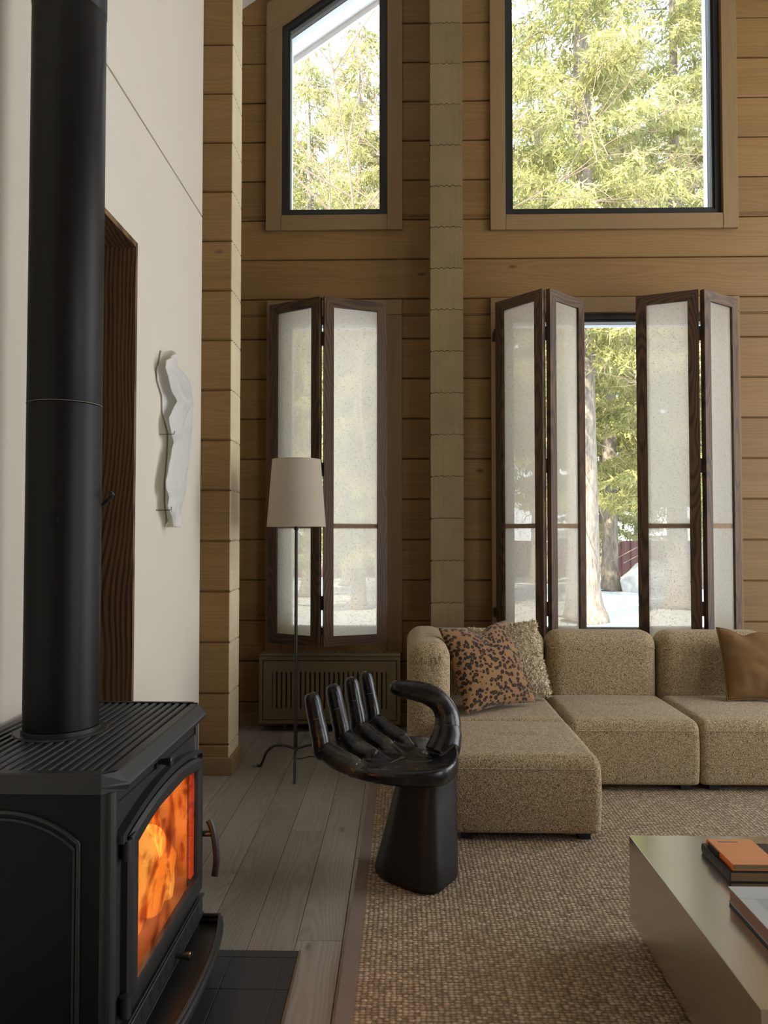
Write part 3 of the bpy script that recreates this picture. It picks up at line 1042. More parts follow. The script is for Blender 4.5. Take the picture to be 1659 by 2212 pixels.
# lower air panel with slots
lp = MB()
lp.box(Xf, X1 - 0.001, 1.712, 2.338, 0.148, 0.212, 0.003)
lp.box(X1 - 0.004, X1 + 0.004, 1.712, 2.340, 0.204, 0.211, 0.002)
lp.box(X1 - 0.004, X1 + 0.003, 1.712, 2.340, 0.150, 0.155, 0.001)
low = sp(lp, 'lower_panel', M['cast'])
for y in (1.801, 1.863, 1.928, 1.989, 2.095, 2.157, 2.221, 2.284):
    s2 = MB().prism([(y - 0.011, 0.165), (y + 0.011, 0.165), (y + 0.011, 0.189), (y, 0.196), (y - 0.011, 0.189)], X1 - 0.002, X1 - 0.0003, 'YZ')
    sp(s2, 'draught_slot', M['plinth'], low)
knob(2.061, 0.172, X1, 'draught_knob', low)
# ash lip
tr = MB()
bo = []
for k in range(17):
    u = -1 + 2 * k / 16
    bo.append((2.015 + 0.315 * u, 0.085 * (1 - 0.35 * abs(u) ** 2.6)))
floor_ = [(X1 - 0.02, bo[0][0])] + [(X1 + d_, y) for y, d_ in bo] + [(X1 - 0.02, bo[-1][0])]
tr.prism(floor_, 0.118, 0.126, 'XY')
rim = [(X1 - 0.01, bo[0][0], 0.135)] + [(X1 + d_, y, 0.135) for y, d_ in bo] + [(X1 - 0.01, bo[-1][0], 0.135)]
tr.tube(rim, (0.010), 10)
rim2 = [(p[0] - 0.003, 2.015 + (p[1] - 2.015) * 0.99, 0.149) for p in rim]
tr.tube(rim2, 0.0065, 10)
rim3 = [(p[0] - 0.006, 2.015 + (p[1] - 2.015) * 0.98, 0.118) for p in rim]
tr.tube(rim3, 0.011, 10)
sp(tr, 'ash_tray', M['cast'], smooth=60)
for (lx, ly) in ((-0.60, 2.27), (-0.60, 1.72), (-1.03, 1.72), (-1.03, 2.27)):
    lg = MB()
    vs = []
    for z, h in ((0.0085, 0.022), (0.05, 0.026), (0.11, 0.034)):
        vs += [(lx - h, ly - h, z), (lx + h, ly - h, z), (lx + h, ly + h, z), (lx - h, ly + h, z)]
    fs = [(0, 3, 2, 1), (8, 9, 10, 11)] + [(a * 4 + k, a * 4 + (k + 1) % 4, (a + 1) * 4 + (k + 1) % 4, (a + 1) * 4 + k) for a in (0, 1) for k in range(4)]
    lg.add(vs, fs)
    sp(lg, 'leg', M['cast'])
# slatted top plate
tp = MB()
T0, T1 = 1.640, 2.352
topz = 0.78
xe = [-1.064, -0.617]
xs2 = [xe[0]]
prof = [(xe[0], topz)]
gx = -1.045
while gx < -0.645:
    prof += [(gx, topz), (gx + 0.003, topz - 0.008), (gx + 0.010, topz - 0.008), (gx + 0.013, topz)]
    gx += 0.0232
prof += [(xe[1], topz)]
ya_, yb_ = T0 + 0.022, T1 - 0.014
vs = [(x_, ya_, z_) for x_, z_ in prof] + [(x_, yb_, z_) for x_, z_ in prof]
n_ = len(prof)
fs = [(k, k + 1, k + 1 + n_, k + n_) for k in range(n_ - 1)]
tp.add(vs, fs)
# end strips closing the grooves
c8 = 0.030
def oct_(g, z):
    gy = min(g, 0.004)
    return [(xe[0] - gy, T0 - gy, z), (xe[1] - c8 * 0.75, T0 - gy, z), (xe[1] + g, T0 + c8, z), (xe[1] + g, T1 - c8, z), (xe[1] - c8 * 0.75, T1 + gy, z), (xe[0] - gy, T1 + gy, z)]
loops = [oct_(0, topz), oct_(0.004, topz - 0.002), oct_(0.024, topz - 0.026), oct_(0.026, topz - 0.031), oct_(0.022, topz - 0.042), oct_(0.010, topz - 0.043)]
vs, fs = [], []
for l_ in loops:
    vs += l_
for a in range(len(loops) - 1):
    for k in range(6):
        fs.append((a * 6 + k, a * 6 + (k + 1) % 6, (a + 1) * 6 + (k + 1) % 6, (a + 1) * 6 + k))
fs.append(tuple(range((len(loops) - 1) * 6, len(loops) * 6)))
tp.add(vs, fs)
inn_ = [(xe[0], ya_, topz), (xe[1], ya_, topz), (xe[1], yb_, topz), (xe[0], yb_, topz)]
tp.add([(xe[0], T0, topz), (xe[1] - c8 * 0.75, T0, topz), (xe[1], T0 + c8, topz), (xe[1], ya_ + 0.02, topz), (xe[1], ya_, topz), (xe[0], ya_, topz)], [(0, 1, 2, 4, 5)])
tp.add([(xe[0], T1, topz), (xe[1] - c8 * 0.75, T1, topz), (xe[1], T1 - c8, topz), (xe[1], yb_, topz), (xe[0], yb_, topz)], [(0, 1, 2, 3, 4)])
sp(tp, 'top_plate', M['cast'], merge=False)
FX, FY, FR = -0.891, 2.005, 0.0935
co_ = MB()
co_.lathe([(0.0, 0.0), (0.118, 0.0), (0.118, 0.003), (0.114, 0.006), (0.097, 0.006), (0.097, 0.016), (0.0, 0.016)], (FX, FY, topz - 0.004), 48)
sp(co_, 'flue_collar', M['cast'], smooth=35)
# firebox
fb = MB()
fx0, fx1, fy0, fy1, fz0, fz1 = -1.02, -0.640, 1.70, 2.305, 0.225, 0.665
fb.box(fx0, fx0 + 0.01, fy0, fy1, fz0, fz1)
fb.box(fx0, fx1, fy0, fy0 + 0.01, fz0, fz1)
fb.box(fx0, fx1, fy1 - 0.006, fy1, fz0, fz1)
fb.box(fx0, fx1, fy0, fy1, fz0, fz0 + 0.01)
fb.box(fx0, fx1, fy0, fy1, fz1 - 0.01, fz1)
sp(fb, 'firebrick_lining', M['firebrick'], merge=False)
for a_, b_, r_ in (((-0.74, 1.80, 0.256), (-0.77, 2.24, 0.256), 0.022), ((-0.84, 1.77, 0.262), (-0.83, 2.22, 0.265), 0.030), ((-0.76, 1.90, 0.292), (-0.90, 2.16, 0.300), 0.022)):
    sp(MB().tube([a_, b_], r_, 10), 'burning_log', M['ember'], smooth=50)
fm = MB()
rnd = random.Random(3)
def flame(cx, cyy, z0, h, rx, ry, lean):
    pts, rad = [], []
    for k in range(9):
        u = k / 8
        pts.append((cx + lean[0] * u * u + 0.012 * math.sin(5 * u + cyy * 9), cyy + lean[1] * u * u + 0.02 * math.sin(4 * u + cx * 7), z0 + h * u))
        w = (0.55 + 0.9 * u) if u < 0.35 else (1.15 * (1 - ((u - 0.35) / 0.65) ** 1.7)) + 0.02
        rad.append((rx * w, ry * w))
    fm.tube(pts, rad, 14, up=(0, 1, 0))
for (cx, cyy, h, rx, ry) in ((-0.705, 2.15, 0.33, 0.045, 0.09), (-0.70, 1.92, 0.36, 0.045, 0.08), (-0.70, 2.23, 0.28, 0.04, 0.05), (-0.75, 1.80, 0.37, 0.07, 0.09), (-0.80, 1.93, 0.40, 0.09, 0.11), (-0.72, 2.03, 0.36, 0.06, 0.09), (-0.80, 2.13, 0.38, 0.09, 0.11), (-0.73, 2.20, 0.26, 0.055, 0.07), (-0.92, 1.86, 0.41, 0.09, 0.14), (-0.92, 2.06, 0.41, 0.09, 0.14), (-0.88, 2.20, 0.40, 0.10, 0.09)):
    flame(cx, cyy, 0.240, min(h, 0.655 - 0.245), rx, ry, (rnd.uniform(-0.02, 0.03), rnd.uniform(-0.04, 0.05)))
sp(fm, 'flames', M['flame'], smooth=80, kind='stuff')
fireL = bpy.data.lights.new('fire_glow', 'POINT')
fireL.energy = 9.0
fireL.color = (1.0, 0.36, 0.06)
fireL.shadow_soft_size = 0.05
fo = bpy.data.objects.new('fire_glow', fireL)
COL.objects.link(fo)
fo.location = (-0.68, 2.10, 0.45)

# flue pipe
fl_root = empty('flue_pipe', (FX, FY, topz + 0.002), 'tall round black stove pipe rising from the top of the wood stove', 'flue')
lo_ = MB()
lo_.lathe([(FR, 0.012), (FR, 0.846), (FR - 0.004, 0.850), (FR - 0.02, 0.850)], (0, 0, 0), 64)
lo_.build('lower_section', M['flue'], fl_root, smooth=40)
up_ = MB()
up_.lathe([(FR - 0.02, 0.840), (FR - 0.0015, 0.850), (FR, 0.853), (FR, 1.905), (FR - 0.003, 1.909)], (0, 0, 0), 64)
up_.build('middle_section', M['flue'], fl_root, smooth=40)
up_ = MB()
up_.lathe([(FR - 0.004, 1.905), (FR + 0.001, 1.912), (FR + 0.001, 4.14)], (0, 0, 0), 64)
up_.build('upper_section', M['flue'], fl_root, smooth=40)
sc_ = MB()
sc_.lathe([(FR + 0.0004, 0.8485), (FR + 0.0008, 0.8495), (FR + 0.0004, 0.8510)], (0, 0, 0), 64)
sc_.build('joint_ring', simple('worn_edge', (0.10, 0.09, 0.075), 0.5), fl_root)
kb = MB()
a0 = math.atan2(-FY, 0 - FX) + math.radians(-12)
dirv = Vector((math.cos(a0), math.sin(a0), 0))
def rad_tube(z, prof_):
    pts = [dirv * r for r, _ in prof_]
    kb.tube([(p.x, p.y, z) for p in pts], [w for _, w in prof_], 20)
rad_tube(0.545, [(FR - 0.005, 0.012), (FR + 0.003, 0.012), (FR + 0.0035, 0.009), (FR + 0.010, 0.0085), (FR + 0.011, 0.006)])
kb.build('damper_knob', M['flue'], fl_root, smooth=40)
dl = MB()
dl.tube([(FR * 0.92, 0.03, 0.585), (FR + 0.004, 0.03, 0.592), (FR + 0.018, 0.03, 0.607), (FR + 0.024, 0.03, 0.616), (FR + 0.024, 0.012, 0.618)], [0.0045, 0.0045, 0.005, 0.0065, 0.006], 10)
dl.build('damper_lever', M['iron'], fl_root, smooth=50)

# ------------------------------------------------------------------ wall sculpture
art = empty('wall_sculpture', (-1.09, 3.5, 1.73), 'white crumpled porcelain sheet sculpture hooked on the white wall', 'sculpture')
def lerp_tab(tab, z):
    for (z0, y0), (z1, y1) in zip(tab[:-1], tab[1:]):
        if z <= z0 and z >= z1:
            u = (z0 - z) / (z0 - z1)
            return y0 + (y1 - y0) * u
    return tab[-1][1] if z < tab[-1][0] else tab[0][1]
def wall_from_px(px, py, X):
    yaw, pit = math.atan(38.5 / F), math.atan(49 / F)
    fw = Vector((-math.sin(yaw) * math.cos(pit), math.cos(yaw) * math.cos(pit), math.sin(pit)))
    rt = Vector((math.cos(yaw), math.sin(yaw), 0))
    upv = rt.cross(fw)
    d = fw + rt * ((px - 829.5) / F) - upv * ((py - 1106) / F)
    t = X / d.x
    return d.y * t, CAMZ + d.z * t
front_e = [(357, 778), (356, 795), (362, 812), (363, 821), (370, 846), (381, 867), (373, 885), (366, 901), (366, 934), (375, 956), (369, 975), (365.5, 993), (358, 1036), (358, 1059), (364, 1074), (362, 1095), (371, 1120), (374, 1139)]
fold_e = [(370, 757), (376, 775), (380, 795), (395, 806), (408, 825), (412, 840), (414, 858), (414, 901), (411, 958), (405, 1006), (401, 1044), (391, 1091), (384, 1120), (375, 1139)]
back_e = [(348, 757), (343, 785), (338, 797), (340, 823), (350, 855), (351, 892), (358, 915), (364, 937), (362, 980), (357, 1040), (357, 1090), (362, 1125), (366, 1139)]
def to_tab(e, X):
    r = []
    for px, py in e:
        y, z = wall_from_px(px, py, X)
        r.append((z, y))
    return r
Xfr, Xfo, Xba = -1.045, -1.055, -1.0865
ta, tb, tc = to_tab(front_e, Xfr), to_tab(fold_e, Xfo), to_tab(back_e, Xba)
NV, NU = 110, 40
vs, fs = [], []
def ridge(a):
    return 1 - abs(a) * 2.2
for i in range(NV + 1):
    v = i / NV
    za = ta[0][0] + (ta[-1][0] - ta[0][0]) * v
    zf_ = tb[0][0] + (tb[-1][0] - tb[0][0]) * v
    zc_ = tc[0][0] + (tc[-1][0] - tc[0][0]) * v
    A = Vector((Xfr, lerp_tab(ta, za), za))
    B = Vector((Xfo, lerp_tab(tb, zf_), zf_))
    Cc = Vector((Xba, min(lerp_tab(tc, zc_), lerp_tab(tb, zf_) - 0.01), zc_))
    for j in range(NU + 1):
        u = j / NU
        if u < 0.62:
            s = u / 0.62
            p = A.lerp(B, s)
            p.x += 0.030 * math.sin(PI * min(1, s * 0.9 + 0.05))
            # diagonal drapery folds
            q = Vector((s * 1.6 + v * 2.2, v * 4.2 - s * 1.5, 2.0))
            f_ = 0.65 * ridge(mnoise.noise(q * 1.1)) + 0.35 * ridge(mnoise.noise(q * 2.3 + Vector((4, 1, 0))))
            p.x += 0.026 * (f_ - 0.6) * (0.35 + 0.65 * math.sin(PI * s))
        else:
            s = (u - 0.62) / 0.38
            p = B.lerp(Cc, s)
            p.x -= 0.012 * math.sin(PI * s)
        p.x = max(p.x, -1.0905)
        vs.append((p.x - art.location.x, p.y - art.location.y, p.z - art.location.z))
for i in range(NV):
    for j in range(NU):
        k = i * (NU + 1) + j
        fs.append((k, k + 1, k + NU + 2, k + NU + 1))
mb = MB()
mb.add(vs, fs)
t_ = NT('thin_porcelain')
tr_ = t_.n('ShaderNodeBsdfTranslucent', {'Color': (0.90, 0.88, 0.82, 1)}).outputs[0]
M['thinpor'] = t_.done(t_.n('ShaderNodeMixShader', {0: 0.50, 1: t_.principled((0.92, 0.91, 0.88), 0.38), 2: tr_}).outputs[0])
sh = mb.build('porcelain_sheet', M['thinpor'], art, smooth=180)
sol = sh.modifiers.new('thickness', 'SOLIDIFY')
sol.thickness = 0.0015
for (px, py) in ((370, 938), (363, 1102)):
    y, z = wall_from_px(px, py, -1.04)
    h = MB()
    h.tube([(-1.094, y, z), (-1.032, y, z), (-1.027, y + 0.004, z + 0.003), (-1.027, y + 0.006, z + 0.016)], 0.0016, 8)
    local(art, h).build('hook', M['iron'], art, smooth=60)

# ------------------------------------------------------------------ radiator cover
RXa, RXb, RYa, RYb, RZa, RZb = -0.935, -0.010, 5.045, 5.185, 0.055, 0.505
rad = empty('radiator_cover', ((RXa + RXb) / 2, 5.12, 0.0), 'olive brown slotted radiator cover under the left bifold shutters', 'radiator cover')
rb = MB()
rb.box(RXa + 0.004, RXb - 0.004, RYa + 0.032, RYa + 0.044, RZa + 0.01, RZb - 0.014, 0.002)
rb.box(RXa, RXa + 0.018, RYa + 0.006, RYb, RZa, RZb, 0.002)
rb.box(RXb - 0.018, RXb, RYa + 0.006, RYb, RZa, RZb, 0.002)
# slotted top
n = 22
tx0, tx1 = RXa + 0.14, RXb - 0.09
rb.box(RXa, RXb, RYa + 0.002, RYa + 0.045, RZb - 0.012, RZb + 0.003, 0.002)
rb.box(RXa, RXb, RYb - 0.045, RYb, RZb - 0.012, RZb + 0.003, 0.002)
rb.box(RXa, tx0, RYa + 0.045, RYb - 0.045, RZb - 0.012, RZb + 0.003)
rb.box(tx1, RXb, RYa + 0.045, RYb - 0.045, RZb - 0.012, RZb + 0.003)
for k in range(n):
    a = tx0 + (tx1 - tx0) * (k + 0.36) / n
    rb.box(a, a + (tx1 - tx0) / n * 0.64, RYa + 0.045, RYb - 0.045, RZb - 0.012, RZb + 0.0025)
local(rad, rb).build('cabinet', M['radiator'], rad, merge=False)
fp = MB()
f0 = rect(RXa + 0.022, RXb - 0.022, RZa + 0.03, RZb - 0.048)
fp.ring(rect(RXa, RXb, RZa, RZb - 0.014), 0.022, RYa - 0.002, RYa + 0.006)
ix0, ix1, iz0, iz1 = RXa + 0.028, RXb - 0.028, RZa + 0.028, RZb - 0.042
sx0, sx1, sz0, sz1 = -0.850, -0.100, 0.155, 0.392
ns = 24
fp.box(ix0, sx0, RYa - 0.004, RYa + 0.006, iz0, iz1)
fp.box(sx1, ix1, RYa - 0.004, RYa + 0.006, iz0, iz1)
fp.box(sx0, sx1, RYa - 0.004, RYa + 0.006, iz0, sz0)
fp.box(sx0, sx1, RYa - 0.004, RYa + 0.006, sz1, iz1)
pt = (sx1 - sx0) / ns
for k in range(ns):
    fp.box(sx0 + pt * k + 0.0055, sx0 + pt * (k + 1) - 0.0055 if k < ns else sx1, RYa - 0.004, RYa + 0.006, sz0, sz1)
local(rad, fp).build('front_panel', M['radiator'], rad, merge=False)
for x_ in (RXa + 0.15, RXb - 0.07):
    local(rad, MB().box(x_, x_ + 0.02, 5.10, 5.13, 0.0, RZa + 0.01)).build('foot', M['radiator'], rad)

# ------------------------------------------------------------------ bifold shutters
def bifold(label, o1, fa, fb_, o2, zb_, zt_, hinges, rail, hung):
    root = empty('bifold_shutter', ((fa[0] + fb_[0]) / 2, (fa[1] + fb_[1]) / 2, zb_), label, 'shutter')
    base = Vector(root.location)
    root['group'] = 'bifold linen shutters at the lower windows'
    def panel(a, b_, flip):
        a_, b2 = Vector((a[0], a[1])), Vector((b_[0], b_[1]))
        w = (b2 - a_).length
        ang = math.atan2(b2.y - a_.y, b2.x - a_.x)
        H = zt_ - zb_
        fr = MB()
        fr.ring(rect(0, w, 0, H), 0.064, 0.0, 0.030)
        o = fr.build('panel_frame', M['oak_dark'], root, wood=True)
        o.location = Vector((a_.x, a_.y, zb_)) - base
        o.rotation_euler = (0, 0, ang)
        ln = MB()
        ln.add([(0.058, 0.016, 0.058), (w - 0.058, 0.016, 0.058), (w - 0.058, 0.016, H - 0.058), (0.058, 0.016, H - 0.058)], [(0, 1, 2, 3)])
        ln.build('linen_panel', M['linen'], o)
        if rail:
            cr = MB()
            cr.box(0.062, w - 0.062, 0.019, 0.030, rail - zb_ - 0.015, rail - zb_ + 0.015, 0.001)
            cr.build('cross_rail', M['trim'], o, wood=True)
        return o
    panel(o1, fa, False)
    panel(fb_, o2, True)
    for z in hinges:
        h = MB()
        mx = (fa[0] + fb_[0]) / 2
        my = (fa[1] + fb_[1]) / 2 + 0.030
        h.tube([(mx - base.x, my - base.y, z - 0.045 - zb_), (mx - base.x, my - base.y, z + 0.045 - zb_)], 0.0065, 10)
        h.box(fa[0] + 0.004 - base.x, fb_[0] - 0.004 - base.x, my - 0.004 - base.y, my + 0.002 - base.y, z - 0.04 - zb_, z + 0.04 - zb_)
        h.build('hinge', M['frame'], root, smooth=40)
    # pivot brackets that carry the hung edges on the window trim
    for (ox, oy) in hung:
        for z in (zb_ + 0.2, zt_ - 0.2):
            MB().box(ox - 0.010 - base.x, ox + 0.014 - base.x, oy + 0.02 - base.y, D - 0.026 - base.y, z - zb_ - 0.03, z - zb_ + 0.03, 0.002).build('wall_bracket', M['frame'], root)
    return root
ZB, ZT = 0.575, 2.830
bifold('half open bifold linen shutter in dark oak behind the floor lamp', (-0.888, 5.10), (-0.531, 4.91), (-0.498, 4.91), (-0.098, 5.07), ZB, ZT, (2.56, 1.71, 0.85), 1.345, [(-0.885, 5.10)])
bifold('bifold linen shutter in dark oak directly right of the log pillar', (0.618, 5.06), (0.8745, 4.77), (0.924, 4.77), (1.198, 5.03), ZB, ZT - 0.004, (2.55, 1.72, 0.83), 1.345, [(0.625, 5.06)])
bifold('bifold linen shutter in dark oak behind the tan velvet cushion', (1.502, 4.93), (1.848, 4.79), (1.885, 4.79), (2.182, 5.00), ZB, ZT - 0.010, (2.55, 1.72, 0.83), 1.345, [(2.172, 5.00)])

# ------------------------------------------------------------------ floor lamp
LX, LY = -0.578, 4.20
lamp = empty('floor_lamp', (LX, LY, 0.0), 'black iron floor lamp with cream drum shade in front of the left shutters', 'floor lamp')
sh = MB()
zb_, zt_ = 1.335, 1.700
rb_, rt_ = 0.161, 0.133
sh.lathe([(rb_, zb_), (rt_, zt_), (rt_ - 0.0025, zt_), (rb_ - 0.0025, zb_)], (0, 0, 0), 56, close=True)
shade = sh.build('lamp_shade', M['shade'], lamp, smooth=40)
for r_, z in ((rb_, zb_), (rt_, zt_)):
    rm = MB()
    rm.tube([(r_ * math.cos(2 * PI * k / 48), r_ * math.sin(2 * PI * k / 48), z) for k in range(49)], 0.0022, 6, cap=False)
    rm.build('shade_rim', M['shade'], shade, smooth=60)
cr = MB()
for k in range(3):
    a = 2 * PI * k / 3 + 0.4
    cr.tube([(0, 0, zt_ - 0.03), ((rt_ - 0.004) * math.cos(a), (rt_ - 0.004) * math.sin(a), zt_ - 0.012)], 0.002, 6)
cr.build('shade_carrier', M['iron'], shade)
po = MB()
po.tube([(0, 0, 0.118), (0, 0, 0.5), (0, 0, 1.30), (0, 0, 1.314), (0, 0, 1.318), (0, 0, 1.324), (0, 0, 1.328), (0, 0, 1.37), (0, 0, 1.65)], [0.0105, 0.0095, 0.0085, 0.0085, 0.012, 0.012, 0.0085, 0.0095, 0.006], 14)
po.build('pole', M['iron'], lamp, smooth=40)
sk = MB()
sk.lathe([(0.0, 1.44), (0.017, 1.44), (0.017, 1.50), (0.028, 1.53), (0.030, 1.56), (0.02, 1.59), (0.0, 1.60)], (0, 0, 0), 20)
sk.build('bulb', simple('frosted_bulb', (0.8, 0.78, 0.72), 0.4), lamp, smooth=60)
for (fx, fy) in ((0.020, -0.185), (-0.218, 0.095), (0.205, 0.115)):
    d = Vector((fx, fy, 0))
    L = d.length
    d.normalize()
    prof = [(0.004, 0.128), (0.06, 0.136), (0.11, 0.134), (L * 0.62, 0.122), (L * 0.78, 0.088), (L * 0.88, 0.040), (L * 0.94, 0.013), (L * 1.0, 0.006), (L * 1.04, 0.010)]
    pts = spline([(d.x * r_, d.y * r_, z) for r_, z in prof], 5)
    lgm = MB()
    lgm.tube([tuple(p) for p in pts], [0.0072 if k < len(pts) - 6 else 0.0080 for k in range(len(pts))], 10)
    lgm.build('leg', M['iron'], lamp, smooth=60)
cd = MB()
cd.tube([tuple(p) for p in spline([(0.004, 0.0, 0.075), (0.03, 0.01, 0.072), (0.09, 0.03, 0.078), (0.16, 0.05, 0.045), (0.22, 0.10, 0.006), (0.34, 0.5, 0.004), (0.36, 0.80, 0.004)], 8)], 0.003, 8)
cd.build('cord', M['iron'], lamp, smooth=60)

# ------------------------------------------------------------------ sofa
sofa = empty('sectional_sofa', (1.1, 4.1, 0.0125), 'beige boucle sectional sofa with chaise in front of the shuttered windows', 'sofa')
SB, ST = 0.040, 0.362
def seat_def(cx, cyy, lx, ly, z1):
    def f(p):
        x_, y_, z_ = p
        if z_ > z1 - 0.09:
            u, v = (x_ - cx) / (lx / 2), (y_ - cyy) / (ly / 2)
            k = max(0, 1 - u * u) * max(0, 1 - v * v)
            top = (z_ - (z1 - 0.09)) / 0.09
            z_ += 0.014 * k * top
            z_ -= 0.014 * math.exp(-((y_ - cyy) / 0.02) ** 2) * math.exp(-((x_ - cx) / 0.11) ** 4) * top
        # gentle swelling of the faces
        w = math.sin(PI * min(1, max(0, (z_ - SB) / (z1 - SB)))) * 0.006
        x_ += w * max(-1, min(1, (x_ - cx) / (lx / 2))) ** 3
        y_ += w * max(-1, min(1, (y_ - cyy) / (ly / 2))) ** 3
        return (x_, y_, z_)
    return f
def seat(x0, x1, y0, y1, z1=ST):
    mb = rbox(x0, x1, y0, y1, SB, z1, 0.058, 5, 0.022, seat_def((x0 + x1) / 2, (y0 + y1) / 2, x1 - x0, y1 - y0, z1), rz0=0.012, rxy=0.034)
    o = local(sofa, mb).build('seat_module', M['boucle'], sofa, smooth=180)
    sm = MB()
    zz = z1 - 0.050
    pts = [(x0 + 0.03, y0 - 0.0035, zz), (x1 - 0.03, y0 - 0.0035, zz)]
    sm.tube(pts, 0.0028, 6)
    local(sofa, sm).build('seam', M['boucle'], o)
    for fx in (x0 + 0.05, x1 - 0.09):
        for fy in (y0 + 0.03, y1 - 0.07):
            local(sofa, MB().box(fx, fx + 0.05, fy, fy + 0.05, 0.0125, SB + 0.02)).build('foot', M['plinth'], sofa)
    ba = MB()
    ba.box(x0 + 0.06, x1 - 0.06, y0 + 0.06, y1 - 0.06, 0.030, SB + 0.02)
    local(sofa, ba).build('base_board', M['plinth'], sofa)
    return o
seat(0.200, 0.832, 3.252, 3.893)
seat(0.252, 0.834, 3.900, 4.53, ST - 0.004)
seat(0.838, 1.485, 3.890, 4.53)
seat(1.489, 2.136, 3.895, 4.53)
def back(x0, x1, y0, y1, z0, z1, r, name='backrest'):
    def f(p):
        x_, y_, z_ = p
        u = (x_ - (x0 + x1) / 2) / ((x1 - x0) / 2)
        v = (z_ - (z0 + z1) / 2) / ((z1 - z0) / 2)
        if x1 - x0 > y1 - y0:
            k = max(0, 1 - u * u) * max(0, 1 - v * v)
            y_ += 0.012 * k * (1 if y_ > (y0 + y1) / 2 else -1)
        return (x_, y_, z_)
    return local(sofa, rbox(x0, x1, y0, y1, z0, z1, r, 6, 0.03, f)).build(name, M['boucle'], sofa, smooth=180)
back(0.846, 1.487, 4.508, 4.725, 0.20, 0.726, 0.085)
back(1.495, 2.136, 4.508, 4.725, 0.20, 0.726, 0.085)
back(0.05, 0.838, 4.508, 4.725, 0.06, 0.732, 0.085)
back(0.030, 0.247, 3.905, 4.70, 0.045, 0.744, 0.085, 'armrest')
# stitched seams on the back cushions
for x0, x1 in ((0.846, 1.487), (1.495, 2.136)):
    sm = MB()
    sm.tube([(x0 + 0.02, 4.512, 0.632), ((x0 + x1) / 2, 4.503, 0.634), (x1 - 0.02, 4.512, 0.632)], 0.0028, 6)
    local(sofa, sm).build('seam', M['boucle'], sofa)
# pleats gathered on the arm front
for k in range(6):
    sm = MB()
    x_ = 0.085 + 0.022 * k
    sm.tube([(x_ + (k - 2.5) * 0.004, 3.903, 0.640 + 0.004 * (k % 2)), (x_, 3.906, 0.668), (x_ - (k - 2.5) * 0.001, 3.925, 0.694)], 0.0025, 6)
    local(sofa, sm).build('pleat', M['boucle'], sofa, merge=False)
for x_ in (0.06, 0.18):
    for y_ in (3.95, 4.6):
        local(sofa, MB().box(x_, x_ + 0.04, y_, y_ + 0.04, 0.0125, 0.07)).build('foot', M['plinth'], sofa)

# ------------------------------------------------------------------ cushions
def cushion(name, mat, TL, TR, BR, BL, thick, label, cat='cushion', seed=0, wr=0.006, pinch=0.05, sag=None, n=36):
    TL, TR, BR, BL = map(Vector, (TL, TR, BR, BL))
    c = (TL + TR + BR + BL) / 4
    U = ((TR - TL) + (BR - BL)).normalized()
    Vv = ((TL - BL) + (TR - BR)).normalized()
    Nn = U.cross(Vv).normalized()
    me = bpy.data.meshes.new(name)
    vs, fs, uv = [], [], []
    def prof(u):
        return max(0.0, 1 - abs(2 * u - 1) ** 2.4)
    for side in (1, -1):
        for i in range(n + 1):
            for j in range(n + 1):
                u, v = i / n, j / n
                # pull the sides in between the corners
                pu, pv = 2 * u - 1, 2 * v - 1
                uu = 0.5 + 0.5 * pu * (1 - pinch * (1 - pv * pv) * abs(pu) ** 3)
                vv = 0.5 + 0.5 * pv * (1 - pinch * (1 - pu * pu) * abs(pv) ** 3)
                p = BL.lerp(BR, uu).lerp(TL.lerp(TR, uu), vv)
                t = thick * (prof(u) * prof(v)) ** 0.62
                edge = min(u, 1 - u, v, 1 - v)
                nz = mnoise.noise(Vector((u * 3.1 + seed, v * 3.1, side * 3.0))) + 0.6 * mnoise.noise(Vector((u * 7 + seed, v * 7, 5 + side)))
                t += wr * nz * min(1, edge * 12) * 1.0
                # dent along the top edge
                if sag:
                    p = p - Vv * (sag[0] * math.exp(-((u - sag[1]) / sag[2]) ** 2) * max(0, vv - 0.45) / 0.55)
                vs.append(tuple(p + Nn * t * side * (0.5 if edge > 0 else 0) - c))
                uv.append((u, v))
        b0 = (0 if side == 1 else (n + 1) ** 2)
        for i in range(n):
            for j in range(n):
                k = b0 + i * (n + 1) + j
                q = (k, k + n + 1, k + n + 2, k + 1)
                fs.append(q if side == 1 else q[::-1])
    me.from_pydata(vs, [], fs)
    ul = me.uv_layers.new(name='UVMap')
    loops = np.zeros(len(me.loops), dtype=np.int32)
    me.loops.foreach_get('vertex_index', loops)
    ul.data.foreach_set('uv', np.array(uv, dtype=np.float32)[loops].ravel())
    bm = bmesh.new()
    bm.from_mesh(me)
    bmesh.ops.remove_doubles(bm, verts=bm.verts, dist=1e-5)
    bm.to_mesh(me)
    bm.free()
    o = link(name, me, mat, None, 180, None, label, cat, 'cushions on the sofa')
    o.location = c
    return o, (TL - c, TR - c, BR - c, BL - c, Nn, U, Vv)

